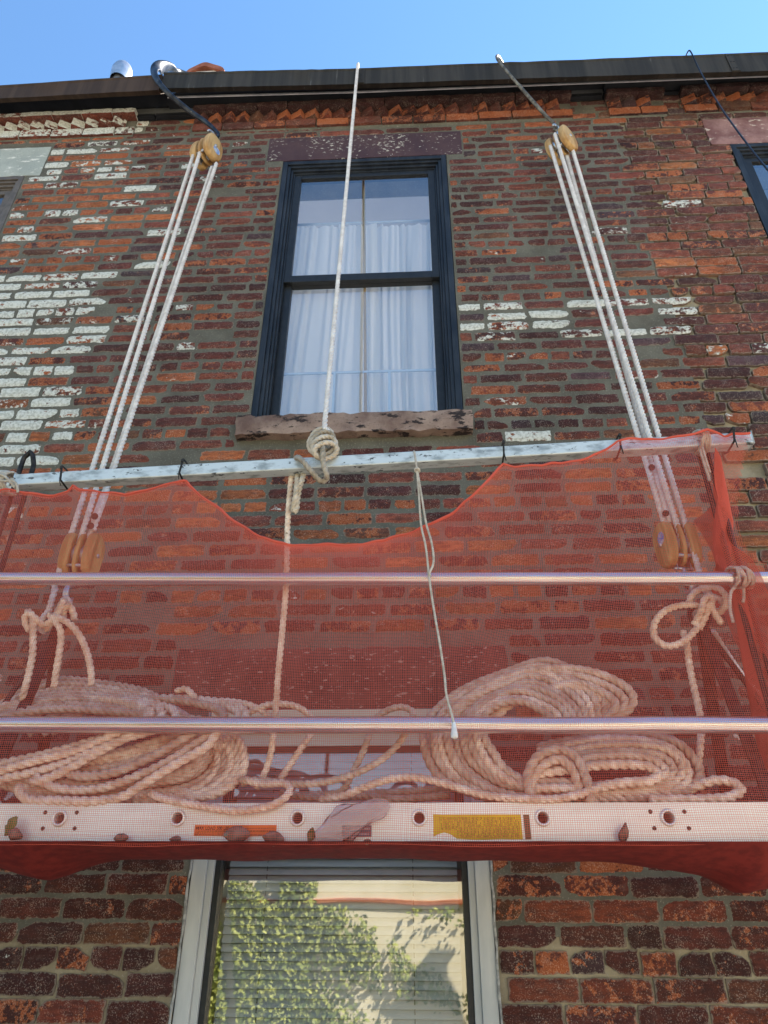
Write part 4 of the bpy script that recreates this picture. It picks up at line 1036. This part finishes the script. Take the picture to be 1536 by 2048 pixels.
kn.append(PX([K(820, 520)+(-.645,), K(822, 620)+(-.662,), K(825, 760)+(-.664,), K(850, 900)+(-.662,), K(890, 1040)+(-.655,), K(890, 1130)+(-.630,), K(820, 1180)+(-.628,), K(740, 1150)+(-.640,), K(640, 1030)+(-.655,), K(540, 910)+(-.662,), K(440, 790)+(-.660,), K(350, 720)+(-.640,), K(300, 760)+(-.60,), K(330, 860)+(-.56,)]))
kn.append(PX([K(470, 950)+(-.56,), K(430, 1130)+(-.595,), K(380, 1300)+(-.60,), K(340, 1500)+(-.60,), K(320, 1700)+(-.60,), K(265, 1760)+(-.60,), K(262, 1650)+(-.605,), K(300, 1450)+(-.612,), K(330, 1200)+(-.60,), K(330, 1000)+(-.57,)]))
dn = PX([K(250, 1000)+(-.565,), K(215, 1150)+(-.575,), K(190, 1400)+(-.58,), K(165, 1700)+(-.58,), (575, 1060, -.575), (574, 1120, -.57), (571, 1190, -.56), (564, 1270, -.55), (557, 1340, -.54), (553, 1402, -.53), (548, 1450, -.53), (543, 1500, -.53), (530, 1545, -.53), (512, 1578, -.53)])
o = rope_obj('drop_rope', cl, .0096, M_ROPEW, lay=6.2); tag(o, 'white drop rope from the eaves knotted round the middle of the top rail', 'rope')
rope_obj('knot', kn, .0098, M_ROPET, o); rope_obj('tail', [dn], .0100, M_ROPE, o)
# thin outer cord
cp = [PX([(829, 905, -.655), (832, 925, -.665), (834, 942, -.668), (838, 990, -.67), (842, 1048, -.675), (851, 1090, -.682), (856, 1130, -.685), (859, 1160, -.69), (868, 1220, -.69), (880, 1290, -.69), (889, 1350, -.69), (893, 1390, -.692), (905, 1435, -.695), (910, 1462, -.695)]),
      PX([(835, 942, -.668), (843, 990, -.67), (852, 1045, -.676), (862, 1080, -.682), (867, 1110, -.686), (866, 1130, -.69), (859, 1146, -.692), (861, 1152, -.69)]),
      PX([(829, 905, -.655), (828, 903, -.62), (829, 910, -.57), (832, 930, -.58), (834, 942, -.66)])]
o = rope_obj('thin_cord', cp, .0036, M_TWINE); tag(o, 'thin pale cord looped over the top rail and hanging outside the net', 'cord')
m = MB(); a = P(908, 1452, -.695); m.lathe([(.002, .012), (.0055, .004), (.009, -.022), (.0095, -.028), (.006, -.031), (0, -.031)], a, (0, 0, 1), 10); m.build('frayed_end', M_SPLICE, o, smooth=True)
m = MB(); kk = P(834, 941, -.668); m.tube([kk+(-.006, -.004, .004), kk+(.004, -.008, .002), kk+(.007, .002, -.003), kk+(-.003, .006, -.001), kk+(-.006, -.004, .004)], .004, 8, sub=.003); m.build('knot', M_TWINE, o, smooth=True)
# black wire at the right
wp = PX([(1370, 118, -.12), (1374, 107, -.19), (1379, 101, -.235), (1386, 112, -.245), (1400, 142, -.25), (1440, 212, -.36), (1490, 282, -.5), (1540, 345, -.62), (1640, 462, -.85), (1760, 600, -1.1)])
m = MB(); m.tube(wp, .0045, 8, sub=.02); tag(m.build('black_cable', mottled('black_rubber', (.008, .01, .016), (.02, .022, .03), 30, .5), smooth=True), 'thin black cable hooked over the gutter and slanting off to the right', 'cable')

# ------------------------------------------------------------------ rope coils and loose ropes on the deck
RC = .0135
def deck_pts(lst):
    out = []
    for q in lst:
        p = P(*q)
        if p[1] > -.607: p[2] = max(p[2], ZT+.011)
        out.append(p)
    return np.array(out)
def blend(A, B, f): return [(a[0]+(b[0]-a[0])*f, a[1]+(b[1]-a[1])*f, a[2]+(b[2]-a[2])*f) for a, b in zip(A, B)]
def jitter(p, s): return p+np.cumsum(rng.normal(0, s, p.shape), 0)*.5+rng.normal(0, s*.6, p.shape)
outA = [(-90, 1495, -.42), (-40, 1440, -.36), (0, 1412, -.34), (60, 1376, -.32), (120, 1358, -.32), (200, 1366, -.32), (290, 1385, -.33), (360, 1424, -.36), (415, 1462, -.40), (450, 1505, -.44), (445, 1545, -.48), (395, 1580, -.51), (300, 1594, -.53), (200, 1600, -.54), (100, 1594, -.54), (30, 1572, -.53), (-50, 1552, -.50), (-95, 1520, -.46)]
inA = [(-60, 1478, -.54), (-30, 1452, -.53), (5, 1440, -.52), (60, 1426, -.51), (130, 1418, -.51), (210, 1422, -.51), (290, 1430, -.51), (340, 1440, -.51), (380, 1462, -.52), (405, 1490, -.52), (395, 1520, -.53), (360, 1545, -.54), (280, 1560, -.55), (200, 1566, -.55), (110, 1560, -.55), (40, 1540, -.55), (-20, 1520, -.55), (-60, 1500, -.55)]
lc = []
for k in range(8):
    f = k/7; lc.append(jitter(deck_pts(blend(outA, inA, f)), .0028))
for k in range(5):                                   # strands packed behind the front ones
    lc.append(jitter(deck_pts([(a, b+4, c+.05) for a, b, c in blend(outA, inA, (k+.5)/5)]), .003))
for k in range(4):                                   # filling turns in the lower middle of the heap
    lc.append(jitter(deck_pts([(-60, 1560-12*k, -.52), (40, 1556-10*k, -.53), (140, 1548-9*k, -.535), (250, 1530-9*k, -.535), (330, 1505-8*k, -.53), (400, 1475-4*k, -.52), (440, 1500, -.50)]), .003))
back = lambda x, y: [(x+48, y-22, -.545), (x+40, y-46, -.50), (x-40, y-62, -.46), (x-150, y-62, -.44), (x-270, y-40, -.45), (x-340, y+6, -.48)]
for pts, yv in (([(-70, 1592), (0, 1562), (60, 1546), (130, 1525), (190, 1500), (250, 1476), (300, 1462)], -.575), ([(-70, 1545), (0, 1527), (60, 1514), (120, 1499), (200, 1474), (245, 1462)], -.57), ([(-70, 1568), (10, 1540), (80, 1521), (150, 1504), (215, 1478), (250, 1462)], -.58),
                ([(60, 1566), (95, 1558), (145, 1533), (200, 1502), (250, 1474), (270, 1462)], -.583), ([(120, 1540), (165, 1552), (232, 1544), (300, 1515), (350, 1490), (395, 1464)], -.575), ([(70, 1552), (92, 1566), (132, 1577), (190, 1576), (252, 1560), (330, 1524), (400, 1478), (425, 1462)], -.582),
                ([(36, 1570), (44, 1590), (62, 1606), (112, 1617), (182, 1612), (242, 1592), (302, 1560), (362, 1524), (415, 1492), (440, 1462)], -.594)):
    q = [(a, b, yv+rng.normal(0, .003)) for a, b in pts]; q += back(*pts[-1]); lc.append(jitter(deck_pts(q), .0014))
for k in range(5):
    f = k/4; lc.append(jitter(deck_pts([(330-10*k, 1440, -.46), (400-8*k, 1440+6*k, -.47), (462-10*k, 1462+6*k, -.49), (490-14*k, 1510+4*k, -.51), (478-16*k, 1555+2*k, -.53), (430-14*k, 1588, -.545), (350, 1600-4*k, -.55), (270, 1602-3*k, -.55)]), .002))
o = rope_obj('rope_coil', lc, RC, M_ROPE); tag(o, 'large heap of coiled pale rope lying on the left of the platform', 'rope coil', 'rope coils on the platform')
outB = [(1206, 1446, -.47), (1204, 1396, -.46), (1160, 1352, -.44), (1092, 1322, -.43), (1010, 1346, -.44), (930, 1378, -.46), (880, 1416, -.48), (850, 1462, -.50), (858, 1520, -.52), (890, 1562, -.53), (960, 1592, -.54), (1040, 1606, -.54), (1130, 1604, -.54), (1240, 1600, -.54)]
inB = [(1118, 1456, -.53), (1092, 1428, -.525), (1052, 1408, -.52), (1012, 1406, -.52), (986, 1415, -.52), (970, 1430, -.525), (965, 1452, -.53), (972, 1482, -.54), (986, 1512, -.55), (1006, 1537, -.555), (1032, 1557, -.56), (1062, 1568, -.56), (1100, 1570, -.56), (1180, 1575, -.56)]
rc = []
for k in range(9):
    rc.append(jitter(deck_pts(blend(outB, inB, k/8)), .0026))
for k in range(5):
    rc.append(jitter(deck_pts([(a, b, c+.045) for a, b, c in blend(outB, inB, (k+.5)/5)]), .003))
for k in range(6):                                   # fan of turns falling across the eye of the coil
    rc.append(jitter(deck_pts([(930+10*k, 1452, -.50), (968+9*k, 1424-2*k, -.49), (1020+11*k, 1398-3*k, -.475), (1084+12*k, 1388-4*k, -.465), (1140+11*k, 1404-5*k, -.46), (1172+8*k, 1436-5*k, -.46), (1180+8*k, 1480, -.47), (1160+8*k, 1530, -.49)]), .0018))
for dx, dy in ((0, 0), (-14, 12), (-34, 22)):
    rc.append(jitter(deck_pts([(1216+dx, 1450, -.46), (1248+dx, 1428+dy*.4, -.47), (1266+dx, 1398+dy*.6, -.475), (1246+dx, 1368+dy, -.47), (1190+dx, 1344+dy, -.46), (1120, 1334+dy, -.45), (1040, 1345+dy, -.46), (960, 1376+dy, -.48), (900, 1420+dy*.5, -.50)]), .0015))
outC = [(1076, 1494, -.50), (1120, 1484, -.49), (1200, 1470, -.48), (1290, 1468, -.48), (1350, 1484, -.49), (1388, 1520, -.50), (1398, 1556, -.51), (1372, 1586, -.53), (1284, 1598, -.54), (1180, 1602, -.545), (1090, 1604, -.55)]
inC = [(1076, 1546, -.57), (1130, 1540, -.57), (1190, 1530, -.57), (1256, 1527, -.565), (1302, 1532, -.56), (1318, 1546, -.56), (1302, 1560, -.565), (1250, 1567, -.57), (1180, 1572, -.575), (1120, 1575, -.575), (1076, 1576, -.575)]
for k in range(6): rc.append(jitter(deck_pts(blend(outC, inC, k/5)), .0028))
rc.append(deck_pts([(1330, 1596, -.52), (1380, 1578, -.53), (1430, 1561, -.54), (1468, 1566, -.55), (1482, 1582, -.56), (1450, 1596, -.57), (1380, 1602, -.575), (1300, 1603, -.575)]))
rc.append(deck_pts([(1060, 1592, -.585), (1056, 1550, -.592), (1076, 1513, -.595), (1116, 1498, -.595), (1152, 1514, -.597), (1172, 1556, -.597), (1180, 1600, -.593), (1170, 1603, -.56)]))
rc.append(deck_pts([(1070, 1596, -.575), (1066, 1560, -.585), (1086, 1530, -.59), (1118, 1518, -.59), (1140, 1532, -.59), (1156, 1566, -.588), (1160, 1598, -.585)]))
o = rope_obj('rope_coil', rc, RC, M_ROPE); tag(o, 'large arched heap of coiled rope lying on the right of the platform', 'rope coil', 'rope coils on the platform')
r1 = [PX([(300, 1586, -.575), (330, 1598, -.60), (400, 1611, -.618), (470, 1621, -.619), (535, 1613, -.619), (570, 1595, -.612)])+list(deck_pts([(580, 1578, -.595), (566, 1566, -.585), (530, 1568, -.57), (490, 1560, -.55)]))]
o = rope_obj('loose_rope', r1, .0105, M_ROPE); tag(o, 'loose rope bight drooping over the platform edge above the orange sticker', 'rope', 'loose ropes between the coils')
r2 = [deck_pts([(480, 1560, -.55), (530, 1562, -.56), (600, 1568, -.57), (660, 1562, -.575), (715, 1545, -.575), (765, 1518, -.57), (800, 1484, -.56), (818, 1450, -.55), (826, 1425, -.53), (800, 1414, -.52), (762, 1428, -.51), (742, 1460, -.51), (728, 1500, -.52), (708, 1540, -.53), (684, 1582, -.54), (650, 1592, -.55)])]
o = rope_obj('loose_rope', r2, .0102, M_ROPET); tag(o, 'loose rope rising to loop over behind the lowest rail, mid platform', 'rope', 'loose ropes between the coils')
r3 = [deck_pts([(640, 1600, -.55), (690, 1590, -.575), (735, 1572, -.585), (785, 1557, -.59), (840, 1556, -.592), (900, 1570, -.595), (970, 1590, -.60), (1045, 1604, -.602), (1120, 1600, -.602), (1180, 1582, -.60), (1200, 1572, -.59)])]
o = rope_obj('loose_rope', r3, .0108, M_ROPE); tag(o, 'loose rope running from the plastic bag along the foot of the right coil', 'rope', 'loose ropes between the coils')
r4 = [deck_pts([(352, 1382, -.45), (372, 1378, -.46), (388, 1392, -.47), (400, 1404, -.47), (450, 1402, -.47), (500, 1410, -.475), (540, 1432, -.48), (556, 1450, -.49), (540, 1470, -.50)]), deck_pts([(470, 1446, -.47), (500, 1424, -.475), (545, 1408, -.49), (590, 1412, -.495), (620, 1432, -.49), (628, 1456, -.49), (600, 1500, -.50), (560, 1560, -.53)]), deck_pts([(420, 1412, -.46), (440, 1430, -.48), (452, 1470, -.49), (470, 1520, -.50), (490, 1570, -.53)])]
o = rope_obj('loose_rope', r4, .0102, M_ROPE); tag(o, 'tangled loose rope between left coil and the hanging drop rope', 'rope', 'loose ropes between the coils')
r5 = [deck_pts([(590, 1592, -.40), (660, 1588, -.41), (760, 1586, -.42), (860, 1580, -.43), (960, 1572, -.44)]), deck_pts([(560, 1586, -.44), (640, 1596, -.45), (720, 1592, -.45), (800, 1598, -.46), (900, 1590, -.46)])]
o = rope_obj('loose_rope', r5, .0115, M_ROPET); tag(o, 'grimy tan rope lying flat on the deck behind the plastic bag', 'rope', 'loose ropes between the coils')

# ------------------------------------------------------------------ red debris net
t = NT('red_net_strand'); v = t.coord(); n = t.noise(v, 7, 4, .6)
t.set(t.mix(n, (.68, .090, .056), (.82, .18, .12)), .6)
tr_ = t.nd('ShaderNodeBsdfTranslucent'); tr_.inputs[0].default_value = (.75, .12, .07, 1)
mx = t.nd('ShaderNodeMixShader'); mx.inputs[0].default_value = .3; t.lk(t.b.outputs[0], mx.inputs[1]); t.lk(tr_.outputs[0], mx.inputs[2]); t.lk(mx.outputs[0], t.out.inputs[0])
M_NET = t.m
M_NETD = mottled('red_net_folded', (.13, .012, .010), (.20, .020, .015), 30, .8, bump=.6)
YN = -.648
hem = [(-150, 1008), (-60, 995), (0, 983), (12, 976), (60, 985), (100, 988), (130, 978), (148, 967), (170, 976), (210, 984), (255, 987), (310, 976), (350, 967), (378, 961), (400, 972), (425, 995), (450, 1022), (480, 1048), (520, 1074), (560, 1084), (620, 1088), (700, 1085), (770, 1073), (830, 1055), (890, 1028), (940, 995), (972, 960), (990, 937), (1005, 926), (1040, 931), (1080, 934), (1130, 925), (1175, 912), (1211, 890), (1237, 884), (1290, 880), (1340, 872), (1385, 868), (1402, 858), (1420, 862), (1450, 868), (1480, 863), (1515, 862)]
hp = np.array([P(a, b, YN) for a, b in hem]); hx, hz = hp[:, 0], hp[:, 2]
edge = [(1512, 862), (1496, 900), (1484, 950), (1478, 1000), (1476, 1050), (1484, 1085), (1512, 1108), (1560, 1150), (1600, 1210), (1640, 1330), (1700, 1560), (1720, 1700)]
ep = np.array([P(a, b, YN) for a, b in edge]); ez, ex = ep[::-1, 2], ep[::-1, 0]
ties_x = np.array([P(px, 930, YN)[0] for px in (2, 148, 378, 1005, 1237, 1466)])
ZN0, NX0 = 1.744, -1.62
HF = 1.19; CELL = .0051
def net_point(x, v):
    """x along the net, v from foot (0) to hem (1)"""
    x = np.asarray(x, float); v = np.asarray(v, float)
    zt_ = np.interp(x, hx, hz)+.0016*np.sin(x*90)+.004*np.sin(x*31+1)*np.sin(x*6); h = zt_-ZN0
    z = ZN0+HF*v-(HF-h)*v**3
    d = x[..., None]-ties_x; k = np.argmin(np.abs(d), -1); dx = np.take_along_axis(d, k[..., None], -1)[..., 0]
    xs = x-dx*.55*np.exp(-(dx/.07)**2)*np.clip(v, 0, 1)**9
    xs = xs+.0035*np.sin(z*7+x*3)+.0022*np.sin(z*17+x*5+1.)
    xs = xs+.0060*np.sin(z*2.2+x*21)*(.25+np.clip(v, 0, 1))+.0022*np.sin(x*61-z*4)*np.clip(v, 0, 1)
    z = z+.0026*np.sin(x*3+z*26)*np.sin(x*1.7+.5)+.0030*np.sin(x*6.1+z*2)+.0018*np.sin(x*15+z*5)
    y = YN+.009*np.sin(x*23+z*7)*v*np.sin(x*2.7)+.010*np.sin(x*4.3+z*2.2)*np.sin(np.clip(v, 0, 1)*math.pi)+.006*np.sin(x*11+z*3)*v+.016*(1-v)**6
    y = y-.022*np.exp(-((x+.17)/.12)**2-((z-1.80)/.05)**2)+.014*v*np.exp(-((x+.20)/.42)**2)
    return np.stack([xs, y, z], -1)
xe = lambda z: np.interp(z, ez, ex)
V, Fc, kk = [], [], 0
def ribbon(p, off):
    global kk
    keep = p[:, 0] <= xe(p[:, 2])+.001
    n = len(p); a = p-off; b = p+off
    V.append(np.stack([a, b], 1).reshape(-1, 3)); i = np.arange(n-1); i = i[keep[:-1] & keep[1:]]
    Fc.append(np.stack([2*i, 2*i+2, 2*i+3, 2*i+1], -1)+kk); kk += 2*n
nrow = int(HF/CELL); xs = np.linspace(NX0, 1.30, 170)
for r_ in range(nrow+1):
    v0 = r_/nrow; p = net_point(xs, np.full_like(xs, v0)+rng.normal(0, .0003))
    wd =   .00038 if v0 < .985 else .0009
    ribbon(p, np.array([0, 0, wd]))
vs_ = np.linspace(0, 1, 46)
for x in np.arange(NX0, 1.30, CELL):
    p = net_point(np.full_like(vs_, x+rng.normal(0, .0003)), vs_); p[:, 1] -= .0006
    ribbon(p, np.array([.00038, 0, 0]))
net = np_mesh('debris_net', np.vstack(V), np.vstack(Fc), M_NET)
tag(net, 'red mesh debris net hung over the front of the scaffold', 'debris net')
# rolled hem
hxs = np.linspace(NX0, ep[0, 0], 190); p = net_point(hxs, np.ones_like(hxs))
m = MB(); m.tube(p+(0, 0, 0), .0028+.0016*np.abs(np.sin(hxs*19)), 6, up=(0, 1, 0)); m.build('hem', M_NET, net, smooth=True)
# return of the net round the right end, gathered and wavy
V, Fc, kk = [], [], 0
def side_point(s, v):
    z = 1.745+(2.90-1.745)*v
    x = np.minimum(xe(z), 1.0)-.012+.030*np.sin(s*5+z*4)+.020*np.sin(z*11+s*9)+.02*s; y = YN+.01+.30*s
    return np.stack([x, y, z-.10*s*v], -1)
def strand(p, r_):
    global kk
    T, N, B = frames(p); n = len(p); rows = np.stack([p+r_*(math.cos(a)*N+math.sin(a)*B) for a in (0, 2.094, 4.189)], 1).reshape(-1, 3)
    V.append(rows); i = np.arange(n-1)[:, None]*3; j = np.arange(3)[None]
    Fc.append(np.stack([i+j, i+(j+1) % 3, i+3+(j+1) % 3, i+3+j], -1).reshape(-1, 4)+kk); kk += 3*n
for s in np.linspace(0, 1, 70): strand(side_point(np.full(50, s), np.linspace(0, 1, 50)), .0012)
for v0 in np.linspace(0, 1, 250): strand(side_point(np.linspace(0, 1, 18), np.full(18, v0)), .0012)
np_mesh('side_return', np.vstack(V), np.vstack(Fc), M_NET, net)
# the part wrapped under the platform, with two hanging folds
low = [(-150, 1730), (-40, 1722), (0, 1733), (45, 1748), (95, 1760), (125, 1752), (165, 1735), (220, 1722), (300, 1717), (400, 1716), (700, 1716), (1000, 1716), (1100, 1721), (1250, 1727), (1340, 1738), (1420, 1752), (1460, 1774), (1480, 1786), (1500, 1776), (1560, 1765), (1660, 1750)]
lx = np.array([P(a, b, -.40)[0] for a, b in low]); lz = np.array([P(a, min(b, 2000), -.40)[2] for a, b in low]); base = np.array([P(a, 1709, -.40)[2] for a, b in low])
m = MB(); rows = []
for x in np.linspace(-1.75, 1.35, 130):
    sag = max(0, float(np.interp(x, lx, base-lz)))+.002*math.sin(x*23); row = []
    for w_ in np.linspace(0, 1, 14):
        y = -.646+(.49)*w_; z0_ = 1.7435-.010*math.sin(math.pi*w_)*(.6+.4*math.sin(x*9))
        if w_ < .04: z0_ = 1.752
        row.append((x, y, z0_-sag*math.sin(math.pi*min(1, w_*1.02))**1.3))
    rows.append(row)
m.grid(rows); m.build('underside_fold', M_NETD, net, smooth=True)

# ------------------------------------------------------------------ litter caught between net and platform
t = NT('clear_plastic'); gl = t.nd('ShaderNodeBsdfGlossy'); gl.inputs['Roughness'].default_value = .12; tr_ = t.nd('ShaderNodeBsdfTransparent'); tr_.inputs[0].default_value = (.90, .88, .88, 1)
df = t.nd('ShaderNodeBsdfDiffuse'); df.inputs[0].default_value = (.75, .70, .70, 1)
fr = t.nd('ShaderNodeLayerWeight'); fr.inputs[0].default_value = .25
m1 = t.nd('ShaderNodeMixShader'); m1.inputs[0].default_value = .22; t.lk(tr_.outputs[0], m1.inputs[1]); t.lk(df.outputs[0], m1.inputs[2])
m2 = t.nd('ShaderNodeMixShader'); t.lk(fr.outputs['Fresnel'], m2.inputs[0]); t.lk(m1.outputs[0], m2.inputs[1]); t.lk(gl.outputs[0], m2.inputs[2]); t.lk(m2.outputs[0], t.out.inputs[0])
m = MB(); rows = []; A, B = P(632, 1674, -.626), P(778, 1606, -.622); ax = (B-A); L = np.linalg.norm(ax); ax = ax/L; sd2 = np.cross(ax, (0, 1, 0))
g = np.random.default_rng(21); ph = g.uniform(0, 6.28, 8)
for i in range(41):
    u = i/40; rad = .040*(math.sin(math.pi*min(1, u*.93+.05))**.6)*(.85+.15*math.sin(u*9+ph[0])); row = []
    for j in range(32):
        a = 2*math.pi*j/32; k = 1+.13*math.sin(3*a+7*u+ph[1])+.09*math.sin(7*a-9*u+ph[2])+.05*math.sin(11*a+17*u)
        row.append(A+ax*L*u+sd2*rad*k*math.cos(a)*1.05+np.array([0, 1, 0])*rad*.40*k*math.sin(a))
    rows.append(row)
m.grid(rows, True); tag(m.build('plastic_bag', t.m, smooth=True), 'crumpled clear plastic bag caught in front of the violet-grey sticker', 'plastic bag')
def leaf(px, py, size, rot, mat, label, grp, seed, spiky=False, lobes=0):
    g = np.random.default_rng(seed); m = MB(); rows = []; c0 = P(px, py-4, -.621)
    for i in range(9):
        u = i/8; w_ = math.sin(math.pi*min(1, u*.96+.02))**(.8 if not spiky else .5)*(.30 if not spiky else .38*(1-u*.8))
        if lobes: w_ *= .75+.3*abs(math.sin(u*math.pi*lobes))
        row = []
        for j in range(7):
            s = j/3-1; x = (u-.5)*size; z = s*w_*size*(1+g.normal(0, .05)); y = -.006*(1-s*s)+.006*math.sin(u*5+seed)+g.normal(0, .001)
            cr, sr = math.cos(rot), math.sin(rot); row.append((c0[0]+x*cr-z*sr, c0[1]+y, c0[2]+x*sr+z*cr))
        rows.append(row)
    m.grid(rows); o = m.build('leaf', mat, None, smooth=True)
    so_ = o.modifiers.new('thickness', 'SOLIDIFY'); so_.thickness = .0008
    return tag(o, label, 'leaf', grp)
M_DRY = mottled('dry_leaf', (.10, .075, .06), (.22, .16, .13), 60, .8, bump=.4); M_GRN = mottled('green_leaf', (.05, .11, .03), (.09, .18, .05), 50, .5, bump=.3); M_OLV = mottled('olive_leaf', (.07, .09, .035), (.12, .13, .06), 50, .6, bump=.3)
G = 'fallen leaves caught on the platform edge'
leaf(22, 1656, .050, 1.1, M_GRN, 'green leaf standing at the far left of the platform edge', G, 1, lobes=2); leaf(30, 1672, .045, -.4, M_DRY, 'dry brown leaf below the green leaf at far left', G, 2)
leaf(242, 1680, .034, .1, M_DRY, 'small dry leaf lying right of the leftmost bolted rung', G, 3); leaf(474, 1673, .066, .05, M_DRY, 'large grey-brown dead leaf covering the foot of the orange sticker', G, 4); leaf(352, 1683, .03, .0, M_DRY, 'small dry leaf just left below the orange sticker', G, 12)
leaf(548, 1681, .055, -.15, M_DRY, 'dry leaf at the right end below the orange sticker', G, 5); leaf(622, 1674, .034, 1.3, M_OLV, 'olive green leaf at the left tip of the plastic bag', G, 6, lobes=1); leaf(697, 1684, .028, -.2, M_DRY, 'small dark leaf under the violet-grey sticker', G, 7)
leaf(1248, 1668, .044, 1.25, M_DRY, 'pointed brown leaf scrap standing left of the right bolted rung', G, 8, True); leaf(735, 1688, .022, 0, M_DRY, 'tiny brown leaf scrap between the plastic bag and the next rung', G, 9)
